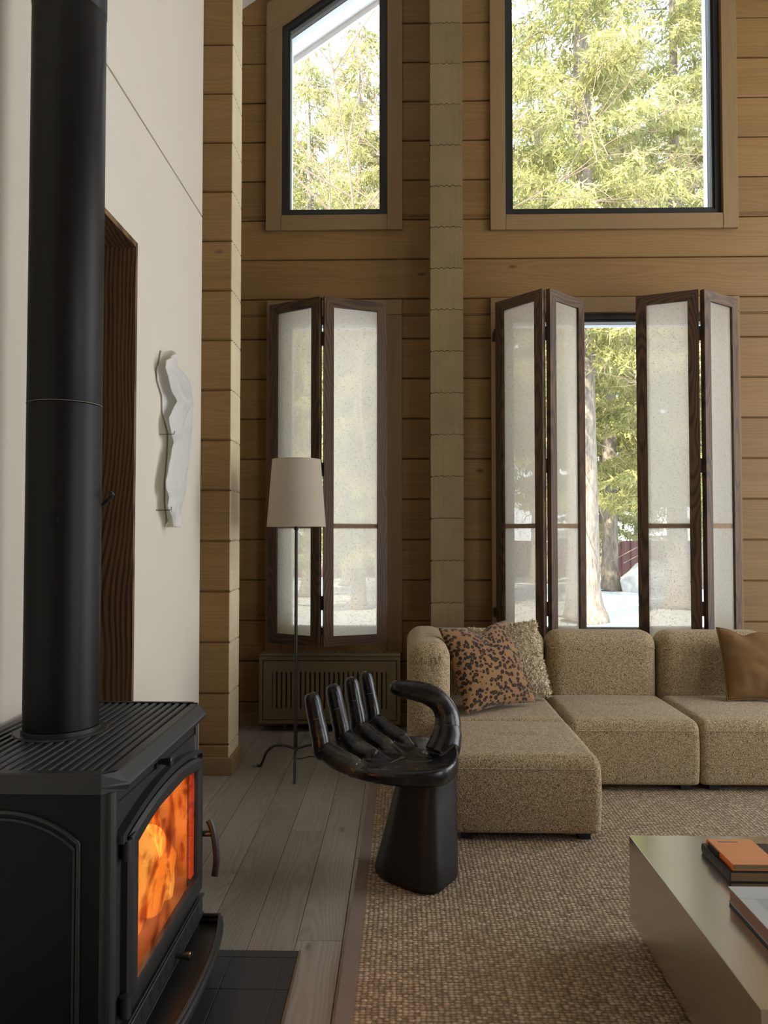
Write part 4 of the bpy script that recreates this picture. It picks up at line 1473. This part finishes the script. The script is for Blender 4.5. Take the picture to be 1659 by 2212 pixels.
leo, _ = cushion('leopard_cushion', M['leopard'], (0.195, 4.135, 0.790), (0.585, 4.345, 0.812), (0.722, 4.165, 0.392), (0.322, 3.945, 0.372), 0.15,
                 'leopard print plush cushion leaning on the sofa arm', seed=2, wr=0.012, pinch=0.07, sag=(0.045, 0.52, 0.16))
fle, fc = cushion('sheepskin_cushion', M['fleece'], (0.37, 4.44, 0.762), (0.762, 4.40, 0.808), (0.835, 4.335, 0.388), (0.44, 4.37, 0.378), 0.12,
                  'cream shaggy sheepskin cushion tucked behind the leopard cushion', seed=5, wr=0.012, pinch=0.06, sag=(0.03, 0.3, 0.2))
tan, tc_ = cushion('velvet_cushion', M['velvet'], (1.785, 4.425, 0.764), (2.19, 4.43, 0.730), (2.20, 4.30, 0.375), (1.782, 4.285, 0.380), 0.13,
                   'tan brown velvet cushion at the right end of the sofa', seed=9, wr=0.020, pinch=0.06, sag=(0.03, 0.35, 0.12))
# piping round the velvet cushion
def outline(fc, n=24, pinch=0.06, sag=None):
    TL, TR, BR, BL, Nn, U, Vv = fc
    pts = []
    def P(u, v):
        pu, pv = 2 * u - 1, 2 * v - 1
        uu = 0.5 + 0.5 * pu * (1 - pinch * (1 - pv * pv) * abs(pu) ** 3)
        vv = 0.5 + 0.5 * pv * (1 - pinch * (1 - pu * pu) * abs(pv) ** 3)
        p = BL.lerp(BR, uu).lerp(TL.lerp(TR, uu), vv)
        if sag:
            p = p - Vv * (sag[0] * math.exp(-((u - sag[1]) / sag[2]) ** 2) * max(0, vv - 0.45) / 0.55)
        return p
    for k in range(n):
        pts.append(P(k / n, 0))
    for k in range(n):
        pts.append(P(1, k / n))
    for k in range(n):
        pts.append(P(1 - k / n, 1))
    for k in range(n):
        pts.append(P(0, 1 - k / n))
    pts.append(P(0, 0))
    return pts
pp = MB()
pp.tube([tuple(p) for p in outline(tc_, sag=(0.03, 0.35, 0.12))], 0.0042, 8)
pp.build('piping', M['velvet'], tan, smooth=80)

# shaggy fleece tufts
def tufts(parent_obj, count, length, seed):
    rg_ = np.random.default_rng(seed)
    me = parent_obj.data
    polys = [p for p in me.polygons]
    cum = np.cumsum([p.area for p in polys])
    vs, fs, tint = [], [], []
    for q in range(count):
        p = polys[int(np.searchsorted(cum, rg_.random() * cum[-1]))]
        co = [me.vertices[i].co for i in p.vertices]
        a, b_ = rg_.random(2)
        pos = co[0].lerp(co[1], a).lerp(co[-1].lerp(co[-2] if len(co) > 3 else co[-1], a), b_)
        nrm = p.normal
        dr = (nrm * 0.7 + Vector(rg_.normal(0, 0.55, 3)) + Vector((0, 0, -0.35))).normalized()
        sd = dr.cross(nrm + Vector((0.01, 0.02, 0.03))).normalized()
        L = length * rg_.uniform(0.6, 1.3)
        w = 0.0016 * rg_.uniform(0.8, 1.6)
        b = len(vs)
        c1 = pos + dr * L * 0.5 + nrm * L * 0.12
        c2 = pos + dr * L + sd * L * rg_.uniform(-0.5, 0.5) - nrm * L * 0.1
        vs += [tuple(pos - sd * w), tuple(pos + sd * w), tuple(c1 + sd * w), tuple(c1 - sd * w), tuple(c2)]
        fs += [(b, b + 1, b + 2, b + 3), (b + 3, b + 2, b + 4)]
    mb = MB()
    mb.v, mb.f = vs, fs
    m2 = bpy.data.meshes.new('fleece')
    m2.from_pydata(vs, [], fs)
    return link('fleece', m2, M['fleece'], parent_obj, 180, kind='stuff')
tufts(fle, 15000, 0.019, 4)

# ------------------------------------------------------------------ hand chair
hand = empty('hand_chair', (0.06, 2.95, 0.012), 'black carved wooden hand shaped chair on a tapered pedestal', 'chair')
# pedestal: faceted taper
pb = [(-0.110, 2.955), (-0.070, 2.868), (0.065, 2.756), (0.135, 2.768), (0.212, 2.900), (0.205, 3.045), (0.11, 3.115), (-0.06, 3.10)]
pt_ = [(-0.015, 2.945), (-0.005, 2.885), (0.095, 2.815), (0.125, 2.818), (0.205, 2.900), (0.205, 3.00), (0.13, 3.06), (0.02, 3.05)]
pm = MB()
def round_poly(poly, r=0.22, n=4):
    out = []
    m_ = len(poly)
    for i in range(m_):
        a, b_, c = (np.array(poly[i - 1]), np.array(poly[i]), np.array(poly[(i + 1) % m_]))
        p0, p1 = b_ + (a - b_) * r, b_ + (c - b_) * r
        for k in range(n + 1):
            t = k / n
            out.append((1 - t) ** 2 * p0 + 2 * t * (1 - t) * b_ + t * t * p1)
    return out
A_, B_ = round_poly(pb), round_poly(pt_)
levels = [(0.012, 0.93, 0.0), (0.020, 0.985, 0.0), (0.034, 1.0, 0.01), (0.12, 1.0, 0.26), (0.22, 1.0, 0.56), (0.32, 1.0, 0.82), (0.37, 1.0, 0.97), (0.395, 1.03, 1.0), (0.405, 1.0, 1.0)]
vs, fs = [], []
n_ = len(A_)
for z, sc, t in levels:
    ring_ = [a * (1 - t) + b_ * t for a, b_ in zip(A_, B_)]
    cc = sum(ring_) / n_
    for p in ring_:
        q = cc + (p - cc) * sc
        q = q + np.array([mnoise.noise(Vector((p[0] * 9, p[1] * 9, z * 7))), mnoise.noise(Vector((p[0] * 9 + 5, p[1] * 9, z * 7)))]) * 0.004
        vs.append((q[0], q[1], z))
for a in range(len(levels) - 1):
    for k in range(n_):
        fs.append((a * n_ + k, a * n_ + (k + 1) % n_, (a + 1) * n_ + (k + 1) % n_, (a + 1) * n_ + k))
fs += [tuple(range(n_ - 1, -1, -1)), tuple(range((len(levels) - 1) * n_, len(levels) * n_))]
pm.add(vs, fs)
local(hand, pm).build('pedestal', M['blackmatt'], hand, smooth=50)
# palm: dished slab; outline points (x, y, z of rim, rim thickness below)
outl = [(-0.188, 2.848, 0.442, 0.050), (-0.12, 2.800, 0.446, 0.056), (-0.02, 2.778, 0.448, 0.064), (0.08, 2.778, 0.449, 0.070), (0.155, 2.803, 0.456, 0.075),
        (0.202, 2.87, 0.472, 0.085), (0.212, 2.96, 0.488, 0.10), (0.200, 3.06, 0.495, 0.10), (0.165, 3.15, 0.478, 0.09), (0.10, 3.23, 0.464, 0.075), (0.03, 3.25, 0.456, 0.065),
        (-0.022, 3.21, 0.449, 0.058), (-0.072, 3.10, 0.444, 0.055), (-0.125, 2.99, 0.441, 0.052), (-0.172, 2.90, 0.440, 0.050)]
ol = closed_spline(outl, 6)
n_ = len(ol)
cx_, cy_ = 0.06, 2.99
zc = 0.430
vs, fs = [], []
rings = []
for t in (0.0, 0.12, 0.28, 0.46, 0.64, 0.80, 0.91, 0.97, 1.0):
    rings.append(('top', t))
for t in (1.012, 1.0, 0.92, 0.75, 0.45, 0.0):
    rings.append(('bot', t))
for kind, t in rings:
    for p in ol:
        x_, y_ = cx_ + (p[0] - cx_) * t, cy_ + (p[1] - cy_) * t
        if kind == 'top':
            s = min(1, t) ** 2.6
            z = zc + (p[2] - zc) * s
            # rounded shoulder
            if t > 0.85:
                z -= 0.012 * ((t - 0.85) / 0.15) ** 2.5
            z += 0.004 * mnoise.noise(Vector((x_ * 11, y_ * 11, 1.0)))
        else:
            if t > 1.005:
                z = p[2] - p[3] * 0.42
            else:
                z = p[2] - p[3] * (1.0 if t < 0.95 else 0.82) - (1 - t) * 0.02
        vs.append((x_, y_, z))
m_ = len(rings)
for a in range(m_ - 1):
    for k in range(n_):
        j = (k + 1) % n_
        fs.append((a * n_ + k, a * n_ + j, (a + 1) * n_ + j, (a + 1) * n_ + k))
pl = MB()
pl.add(vs, fs)
FING = [((-0.178, 2.868, 0.432), (-0.302, 2.945, 0.474), (-0.352, 2.975, 0.682), 0.039), ((-0.118, 2.975, 0.437), (-0.232, 3.050, 0.494), (-0.280, 3.080, 0.694), 0.0385),
        ((-0.062, 3.085, 0.443), (-0.176, 3.160, 0.504), (-0.214, 3.190, 0.702), 0.0375), ((-0.002, 3.190, 0.448), (-0.118, 3.270, 0.510), (-0.158, 3.300, 0.706), 0.035)]
for bx, kx, tx, r0 in FING:          # roots of the fingers and of the thumb are carved from the palm
    b_, k_ = Vector(bx), Vector(kx)
    d_ = ((b_ - k_).normalized() + (Vector((0.06, 2.99, 0.415)) - b_).normalized() * 1.1).normalized()
    pl.tube([tuple(b_ + d_ * 0.10 + Vector((0, 0, -0.014))), tuple(b_ + d_ * 0.05 + Vector((0, 0, -0.008))), tuple(b_ + Vector((0, 0, -0.003))), tuple(b_.lerp(k_, 0.12))], [r0 * 0.55, r0 * 0.80, r0 * 0.98, r0 * 0.96], 16)
pl.tube([tuple(p) for p in ((0.150, 3.03, 0.43), (0.170, 3.045, 0.470), (0.180, 3.06, 0.510), (0.1805, 3.068, 0.540))], [0.068, 0.064, 0.057, 0.050], 24, up=(0, 1, 0))
palm = local(hand, pl).build('palm_seat', M['blackwood'], hand, smooth=180)
rmod = palm.modifiers.new('carve', 'REMESH')
rmod.mode = 'VOXEL'
rmod.voxel_size = 0.0055
rmod.use_smooth_shade = True
smod = palm.modifiers.new('polish', 'SMOOTH')
smod.iterations = 5
smod.factor = 0.5
cl = MB()
for pts in ([(-0.055, 2.90, 0.4325), (-0.02, 2.955, 0.4325), (0.01, 2.99, 0.4325)], [(-0.01, 2.975, 0.4325), (0.008, 3.01, 0.4325)], [(0.04, 3.06, 0.434), (0.075, 3.015, 0.4335), (0.115, 2.985, 0.435)], [(0.01, 2.95, 0.434), (0.035, 2.93, 0.4335), (0.08, 2.93, 0.4335), (0.115, 2.945, 0.435)]):
    cl.tube([tuple(p) for p in spline(pts, 6)], 0.0012, 6)
local(hand, cl).build('palm_line', simple('worn_crease', (0.10, 0.095, 0.075), 0.5), palm)
# fingers: base on palm, knuckle bend, tip; three phalanges with carved creases
def finger(bx, kx, tx, r0):
    b_, k_, t_ = Vector(bx), Vector(kx), Vector(tx)
    start = b_ + (b_ - k_).normalized() * 0.012
    start.z -= 0.004
    mid = k_.lerp(t_, 0.50)
    tip = t_
    c0 = b_.lerp(k_, 0.5) + Vector((0, 0, -0.006))
    kn = k_ + (k_ - (b_ + t_) / 2).normalized() * 0.006
    ctrl = [(*start, r0 * 0.80), (*(b_.lerp(k_, 0.03)), r0 * 0.985), (*c0, r0 * 1.04), (*(b_.lerp(k_, 0.88)), r0 * 0.98), (*kn, r0 * 0.97), (*(k_.lerp(t_, 0.16)), r0 * 0.93), (*(k_.lerp(t_, 0.34)), r0 * 0.93),
            (*mid, r0 * 0.87), (*(k_.lerp(t_, 0.70)), r0 * 0.87), (*(k_.lerp(t_, 0.88)), r0 * 0.80), (*(k_.lerp(t_, 0.955)), r0 * 0.66), (*(k_.lerp(t_, 0.99)), r0 * 0.42), (*tip, r0 * 0.12)]
    pts = spline(ctrl, 5)
    P = [Vector(p[:3]) for p in pts]
    R = [float(p[3]) for p in pts]
    f = MB()
    side = (k_ - b_).cross(t_ - k_).normalized()
    f.tube([tuple(p) for p in P], [(r_ * 1.0, r_ * 0.93) for r_ in R], 20, up=tuple(side))
    o = local(hand, f).build('finger', M['blackwood'], hand, smooth=60)
    # carved crease lines at the joints, on the palm side
    nfun = lambda i: (P[min(i + 1, len(P) - 1)] - P[max(i - 1, 0)]).normalized()
    for i in (20, 36):
        cm = MB()
        t = nfun(i)
        n2 = side.cross(t).normalized()
        if n2.dot((b_ + t_) / 2 - k_) < 0:
            n2 = -n2
        arc = [P[i] + (n2 * math.cos(a) * R[i] * 0.965 + side * math.sin(a) * R[i] * 1.015) for a in [(-75 + 15 * q) * PI / 180 for q in range(11)]]
        cm.tube([tuple(p) for p in arc], 0.0011, 5)
        local(hand, cm).build('joint_crease', simple('crease_wear', (0.12, 0.115, 0.10), 0.5), o)
    # nail on the outside of the tip
    nb = MB()
    i = len(P) - 13
    t = nfun(i)
    n2 = side.cross(t).normalized()
    if n2.dot((b_ + t_) / 2 - k_) > 0:
        n2 = -n2
    vs, fs = [], []
    for a in range(7):
        u = a / 6
        for c in range(7):
            s = (c - 3) / 3
            idx = min(len(P) - 3, i + int(round(u * 7)))
            rr_ = R[idx] * 0.93 + 0.0035
            ang = s * 0.75 * (1 - 0.25 * u)
            vs.append(tuple(P[i].lerp(P[min(len(P) - 1, i + 9)], u) + n2 * math.cos(ang) * rr_ * (1 - 0.10 * u * u) + side * math.sin(ang) * rr_))
    for a in range(6):
        for c in range(6):
            fs.append((a * 7 + c, a * 7 + c + 1, (a + 1) * 7 + c + 1, (a + 1) * 7 + c))
    nb.add(vs, fs)
    no = local(hand, nb).build('nail', M['blackwood'], o, smooth=80)
    sd = no.modifiers.new('t', 'SOLIDIFY')
    sd.thickness = 0.003
    return o
for fg in FING:
    finger(*fg)
# thumb
ctrl = [(0.1795, 3.058, 0.500, 0.046), (0.181, 3.067, 0.532, 0.0525), (0.178, 3.075, 0.575, 0.048), (0.152, 3.085, 0.622, 0.044), (0.106, 3.09, 0.653, 0.042), (0.055, 3.085, 0.667, 0.039), (0.004, 3.08, 0.676, 0.035), (-0.028, 3.075, 0.684, 0.027), (-0.042, 3.075, 0.689, 0.018), (-0.048, 3.075, 0.692, 0.006)]
pts = spline(ctrl, 6)
th = MB()
th.tube([tuple(p[:3]) for p in pts], [(float(p[3]) * 1.0, float(p[3]) * 0.92) for p in pts], 24, up=(0, 1, 0))
local(hand, th).build('thumb', M['blackwood'], hand, smooth=60)

# ------------------------------------------------------------------ coffee table and books
tb_ = empty('coffee_table', (1.26, 2.05, 0.012), 'low brushed steel block coffee table with books on it', 'table')
TZ = 0.330
local(tb_, MB().box(0.7255, 1.79, 1.600, 2.503, 0.072, TZ, 0.0012)).build('steel_block', M['steel'], tb_)
local(tb_, MB().box(0.80, 1.72, 1.675, 2.43, 0.0125, 0.0718)).build('recessed_plinth', M['plinth'], tb_, label='black recessed plinth')

def book(name, x0, x1, y0, y1, z0, z1, cover, spine, pages, label, ct=0.003, spine_side='L', group=None):
    root = empty(name, ((x0 + x1) / 2, (y0 + y1) / 2, z0), label, 'book', group='books on the steel table')
    c = MB()
    c.box(x0, x1, y0, y1, z0, z0 + ct, 0.0007)
    c.box(x0, x1, y0, y1, z1 - ct, z1, 0.0007)
    local(root, c).build('cover', cover, root, merge=False)
    if spine_side:
        s = MB()
        n = 8
        poly = []
        for k in range(n + 1):
            a = PI / 2 + PI * k / n
            poly.append((x0 + 0.002 + 0.0045 * math.cos(a), (z0 + z1) / 2 + (z1 - z0) / 2 * math.sin(a)))
        s.prism(poly, y0, y1, 'XZ')
        local(root, s).build('spine', spine, root, smooth=40)
    p = MB()
    p.box(x0 + 0.003, x1 - 0.003, y0 + 0.003, y1 - 0.003, z0 + ct, z1 - ct)
    local(root, p).build('page_block', pages, root)
    return root
bk = book('book', 0.906, 1.10, 2.172, 2.372, TZ, TZ + 0.029, M['darkcover'], M['darkcover'], M['paper'], 'black book lying under the orange book on the steel table')
# blurred lettering blocks on its spine
for (a, c) in ((2.30, 2.308), (2.312, 2.318), (2.275, 2.283), (2.215, 2.225), (2.19, 2.198)):
    sm = MB().box(0.9025, 0.9042, a, c, TZ + 0.010, TZ + 0.021)
    local(bk, sm).build('spine_lettering', M['spinemark'], bk, merge=False)
ob = book('book', 0.915, 1.045, 2.178, 2.357, TZ + 0.0295, TZ + 0.0475, M['orange'], M['orangespine'], M['paper'], 'orange cloth notebook lying on top of the black book')
local(ob, MB().box(0.938, 0.995, 2.330, 2.337, TZ + 0.0475, TZ + 0.0478)).build('title_strip', M['label_grey'], ob, label='grey title strip')
local(ob, MB().box(0.9105, 0.9128, 2.262, 2.338, TZ + 0.031, TZ + 0.046)).build('elastic_band', M['plinth'], ob, label='black band along the spine')
bb = book('book', 0.850, 1.22, 1.76, 2.052, TZ + 0.006, TZ + 0.043, M['silver'], None, M['paper_pink'], 'large silver grey picture book with rosy page edges on the steel table', ct=0.0022, spine_side=None)
local(bb, MB().box(0.852, 1.218, 1.765, 2.050, TZ + 0.0005, TZ + 0.0055)).build('slipcase_board', M['darkcover'], bb, label='dark lower board')
pc = MB()
pc.box(0.850, 1.22, 1.985, 2.0515, TZ + 0.0432, TZ + 0.0436)
pc.box(0.8505, 0.888, 1.761, 1.984, TZ + 0.0432, TZ + 0.0436)
local(bb, pc).build('cover_picture', M['silverlight'], bb, merge=False)

# ------------------------------------------------------------------ outdoors
GZ = -0.20
gr = MB()
nx, ny = 60, 60
vs, fs = [], []
for i in range(nx + 1):
    for j in range(ny + 1):
        x_, y_ = -30 + 70 * i / nx, 5.45 + 40 * j / ny
        vs.append((x_, y_, GZ + 0.05 * mnoise.noise(Vector((x_ * 0.5, y_ * 0.5, 0))) * min(1, (y_ - 5.4) / 3)))
for i in range(nx):
    for j in range(ny):
        k = i * (ny + 1) + j
        fs.append((k, k + ny + 1, k + ny + 2, k + 1))
gr.add(vs, fs)
gr.build('ground', M['snowmat'], kind='structure', smooth=180)
g2 = MB()
g2.box(-40, 60, -30, 5.45, -0.5, -0.22)
g2.build('ground_near', M['snowmat'], kind='structure')

def np_mesh(name, V, T, tint):
    me = bpy.data.meshes.new(name)
    nv, nt = len(V), len(T)
    me.vertices.add(nv)
    me.vertices.foreach_set('co', np.asarray(V, np.float32).ravel())
    me.loops.add(nt * 3)
    me.loops.foreach_set('vertex_index', np.asarray(T, np.int32).ravel())
    me.polygons.add(nt)
    me.polygons.foreach_set('loop_start', np.arange(0, nt * 3, 3, dtype=np.int32))
    a = me.attributes.new('tint', 'FLOAT', 'POINT')
    a.data.foreach_set('value', np.asarray(tint, np.float32))
    me.update(calc_edges=True)
    return me

def spruce_meshes(seed, height, base, radius, nb, trunk_r, sprig=0.15, per=14):
    r = np.random.default_rng(seed)
    A, B, C, tn = [], [], [], []
    for q in range(nb):
        hf = (q + r.random()) / nb
        z = base + (height - base) * hf ** 1.05
        ang = r.uniform(0, 2 * PI)
        L = radius * (1 - hf) ** 0.75 * r.uniform(0.65, 1.12) + 0.25
        out = np.array([math.cos(ang), math.sin(ang), 0])
        side = np.array([-math.sin(ang), math.cos(ang), 0])
        droop = r.uniform(0.25, 0.6)
        bt = r.uniform(0, 1)
        nt = max(5, int(L * per))
        for s in np.linspace(0.12, 1.0, nt):
            p = np.array([0, 0, z]) + out * L * s + np.array([0, 0, -droop * L * (s ** 1.4) * 0.75 + 0.16 * L * s ** 4])
            for sg in (-1, 1):
                tl = (0.28 + 0.22 * r.random()) * (1.05 - 0.55 * s) + 0.06
                d = out * 0.55 + side * sg * r.uniform(0.4, 1.0) + np.array([0, 0, -r.uniform(0.3, 1.15)])
                d /= np.linalg.norm(d)
                k = 7
                us = (np.arange(k) + r.random(k)) / k
                for u in us:
                    o = p + d * tl * u
                    e = d * 0.8 + r.normal(0, 0.55, 3)
                    e /= np.linalg.norm(e)
                    w = np.cross(e, r.normal(0, 1, 3))
                    w /= np.linalg.norm(w) + 1e-9
                    ll = sprig * r.uniform(0.6, 1.35)
                    ww = ll * r.uniform(0.09, 0.17)
                    A.append(o - w * ww); B.append(o + w * ww); C.append(o + e * ll)
                    tn.append(min(1, max(0, 0.25 + 0.35 * bt + 0.35 * s * r.random() + 0.15 * r.normal())))
    n = len(A)
    V = np.empty((3 * n, 3), np.float32)
    V[0::3], V[1::3], V[2::3] = A, B, C
    T = np.arange(3 * n).reshape(-1, 3)
    fol = np_mesh('needles', V, T, np.repeat(tn, 3))
    fol.materials.append(M['needles'])
    tk = MB()
    rr_ = random.Random(seed)
    pts, rad = [], []
    for z, k in ((0.0, 1.75), (0.12, 1.45), (0.3, 1.22), (0.6, 1.08), (1.2, 1.0), (2.5, 0.94), (5, 0.82), (8, 0.62), (height * 0.8, 0.3), (height, 0.04)):
        pts.append((rr_.uniform(-0.03, 0.03), rr_.uniform(-0.03, 0.03), z))
        rad.append(trunk_r * k)
    tk.tube(pts, rad, 18)
    # dead lower twigs and main boughs
    for q in range(26):
        z = rr_.uniform(1.2, height * 0.8)
        a = rr_.uniform(0, 2 * PI)
        L = rr_.uniform(0.5, 1.4)
        tk.tube([(trunk_r * 0.6 * math.cos(a), trunk_r * 0.6 * math.sin(a), z), (L * 0.6 * math.cos(a), L * 0.6 * math.sin(a), z - 0.12 * L), (L * math.cos(a + 0.1), L * math.sin(a + 0.1), z - 0.35 * L)], [0.018, 0.012, 0.004], 5)
    me = bpy.data.meshes.new('trunk')
    me.from_pydata([tuple(v) for v in tk.v], [], tk.f)
    me.materials.append(M['bark'])
    me.shade_smooth()
    return fol, me

def plant(name, loc, rz, sc, meshes, label, group=None, cat='tree'):
    root = empty(name, loc, label, cat, rz, group)
    root.scale = (sc, sc, sc)
    for nm, me in meshes:
        o = bpy.data.objects.new(nm, me)
        COL.objects.link(o)
        o.parent = root
    return root
SPR = [spruce_meshes(11, 17.0, 4.4, 2.6, 150, 0.27), spruce_meshes(12, 16.0, 2.4, 2.4, 160, 0.20), spruce_meshes(13, 14.0, 1.4, 2.2, 150, 0.15)]
def spr(i, x_, y_, rz, sc, label):
    f, t = SPR[i]
    return plant('spruce_tree', (x_, y_, GZ - 0.03), rz, sc, (('trunk', t), ('foliage', f)), label, 'spruces outside the windows')
spr(0, 3.15, 13.4, 0.3, 1.0, 'thick trunked spruce standing closest outside the right windows')
spr(1, 5.60, 20.8, 1.2, 1.05, 'slimmer spruce trunk just right of the thick one, by the fence')
spr(1, 5.55, 15.6, 2.4, 1.0, 'bushy spruce filling the right half of the upper right window')
spr(2, -2.25, 18.5, 0.9, 1.0, 'thin trunked spruce seen at the left of the sloped window')
spr(2, -0.85, 15.2, 4.0, 0.85, 'yellow green spruce low at the right of the sloped window')
spr(1, 1.9, 17.2, 5.1, 0.98, 'spruce at the left edge of the upper right window')
spr(0, 4.3, 24.0, 3.3, 1.05, 'far spruce between the two foremost trunks')
spr(1, 8.2, 21.5, 0.1, 1.0, 'far spruce at the right edge of the upper right window')
spr(0, -4.2, 24.0, 2.0, 1.0, 'far spruce behind the thin trunk in the sloped window')
spr(2, 6.9, 26.5, 2.9, 1.0, 'spruce by the fence, farthest back beyond the right windows')
spr(0, 2.6, 31.0, 1.4, 1.15, 'tall spruce beyond the fence behind the left half of the upper right window')
spr(1, 9.4, 30.5, 3.0, 1.2, 'tall spruce beyond the fence at the right of the upper right window')
spr(1, 6.2, 33.0, 0.7, 1.25, 'tall spruce beyond the fence in the middle of the upper right window')
spr(1, -1.55, 22.5, 2.2, 0.95, 'spruce in the middle distance, centre of the sloped window')
spr(0, -0.45, 28.5, 0.8, 1.05, 'tall spruce beyond the fence at the right of the sloped window')
spr(2, -2.6, 30.5, 5.2, 1.2, 'tall spruce beyond the fence at the left of the sloped window')
spr(1, 0.2, 24.5, 4.4, 1.0, 'far spruce between the sloped window and the right window')

def bare_mesh(seed, height, spread):
    r = random.Random(seed)
    mb = MB()
    def branch(p, d, L, rad, depth):
        pts = [p]
        dd = Vector(d)
        q = Vector(p)
        nseg = 5
        for k in range(nseg):
            dd = (dd + Vector((r.uniform(-.22, .22), r.uniform(-.22, .22), r.uniform(-.12, .16)))).normalized()
            q = q + dd * L / nseg
            pts.append(tuple(q))
        mb.tube(pts, [rad * (1 - 0.75 * k / nseg) for k in range(nseg + 1)], 5 if depth else 8)
        if depth < 3:
            nchild = (14, 8, 5)[depth]
            for k in range(nchild):
                u = r.uniform(0.25, 1.0)
                i = min(nseg - 1, int(u * nseg))
                o = Vector(pts[i]).lerp(Vector(pts[i + 1]), u * nseg - i if u < 1 else 1)
                nd = (dd * 0.5 + Vector((r.uniform(-1, 1), r.uniform(-1, 1), r.uniform(-0.25, 0.7))) * spread).normalized()
                branch(tuple(o), nd, L * r.uniform(0.32, 0.5), max(0.0035, rad * 0.42), depth + 1)
    branch((0, 0, 0), (0, 0, 1), height, 0.030, 0)
    me = bpy.data.meshes.new('branches')
    me.from_pydata([tuple(v) for v in mb.v], [], mb.f)
    me.materials.append(M['twig'])
    return me
BA = [bare_mesh(4, 7.5, 0.9), bare_mesh(8, 6.5, 1.1)]
plant('bare_tree', (-0.35, 12.0, GZ), 0.4, 1.15, (('branches', BA[0]),), group='bare trees outside the windows', label='leafless reddish twiggy tree at the right of the sloped window')
plant('bare_tree', (5.3, 12.3, GZ), 1.0, 1.1, (('branches', BA[1]),), group='bare trees outside the windows', label='leafless tree with arching grey twigs in the upper right window')
plant('bare_tree', (-1.7, 14.5, GZ), 2.0, 1.1, (('branches', BA[0]),), group='bare trees outside the windows', label='leafless tree with fine pale twigs in the sloped window')

# fence, boulder
fe = empty('metal_fence', (4, 27.0, GZ), 'dark red corrugated metal fence at the end of the snowy yard', 'fence')
fm_ = MB()
vs, fs = [], []
K = 900
for k in range(K + 1):
    x_ = -20 + 48 * k / K
    ph = (k % 6)
    yy = 0.0 if ph < 3 else 0.04
    vs += [(x_, yy, 0.0), (x_, yy, 1.28)]
for k in range(K):
    fs.append((2 * k, 2 * k + 2, 2 * k + 3, 2 * k + 1))
fm_.add(vs, fs)
fm_.build('sheet_panel', M['fence'], fe)
MB().box(-20, 28, 0.05, 0.10, 0.35, 0.40).box(-20, 28, 0.05, 0.10, 1.0, 1.05).build('fence_rail', M['fence'], fe)
bm = bmesh.new()
bmesh.ops.create_icosphere(bm, subdivisions=4, radius=1)
for v in bm.verts:
    n = mnoise.noise(v.co * 1.3) * 0.18 + mnoise.noise(v.co * 3) * 0.06
    v.co = Vector((v.co.x * 0.75, v.co.y * 0.6, v.co.z * 0.62)) * (1 + n)
me = bpy.data.meshes.new('boulder')
bm.to_mesh(me)
bm.free()
bo_ = link('boulder', me, M['rock'], smooth=180, label='pale boulder lying on the snow in front of the fence', cat='boulder')
bo_.location = (6.55, 20.3, GZ + 0.18)

# ------------------------------------------------------------------ light
W = bpy.data.worlds.new('sky')
SC.world = W
W.use_nodes = True
wn = W.node_tree
wn.nodes.clear()
out = wn.nodes.new('ShaderNodeOutputWorld')
bg = wn.nodes.new('ShaderNodeBackground')
tcw = wn.nodes.new('ShaderNodeTexCoord')
sep = wn.nodes.new('ShaderNodeSeparateXYZ')
rmp = wn.nodes.new('ShaderNodeValToRGB')
rmp.color_ramp.elements[0].position = 0.0
rmp.color_ramp.elements[0].color = (0.92, 0.96, 1.0, 1)
rmp.color_ramp.elements[1].position = 0.8
rmp.color_ramp.elements[1].color = (0.55, 0.72, 1.0, 1)
wn.links.new(tcw.outputs['Generated'], sep.inputs[0])
wn.links.new(sep.outputs['Z'], rmp.inputs[0])
wn.links.new(rmp.outputs[0], bg.inputs[0])
bg.inputs[1].default_value = 4.6
wn.links.new(bg.outputs[0], out.inputs[0])

sun = bpy.data.lights.new('sun', 'SUN')
sun.energy = 19.0
sun.color = (1.0, 0.87, 0.66)
sun.angle = math.radians(0.8)
so_ = bpy.data.objects.new('sun', sun)
COL.objects.link(so_)
el, az = math.radians(38), math.radians(-38)     # travels towards +y, slightly to +x
dv = Vector((math.cos(el) * math.sin(-az), math.cos(el) * math.cos(az), -math.sin(el)))
so_.rotation_euler = dv.to_track_quat('-Z', 'Y').to_euler()

def window_light(name, y0, y1, z0, z1, power, color):
    l = bpy.data.lights.new(name, 'AREA')
    l.shape = 'RECTANGLE'
    l.size = y1 - y0
    l.size_y = z1 - z0
    l.energy = power
    l.color = color
    o = bpy.data.objects.new(name, l)
    COL.objects.link(o)
    o.location = (XR + 0.16, (y0 + y1) / 2, (z0 + z1) / 2)
    o.rotation_euler = (PI / 2, 0, PI / 2)
    return o
window_light('window_daylight', 1.9, 4.9, 0.15, 2.75, 36, (1.0, 0.97, 0.92))
window_light('window_daylight_near', -1.9, 0.1, 0.15, 2.9, 27, (1.0, 0.96, 0.90))  # added fill for surfaces facing the camera, stands in for room bounce
window_light('window_daylight_high', 1.9, 4.9, 3.0, 4.75, 70, (1.0, 0.97, 0.92))
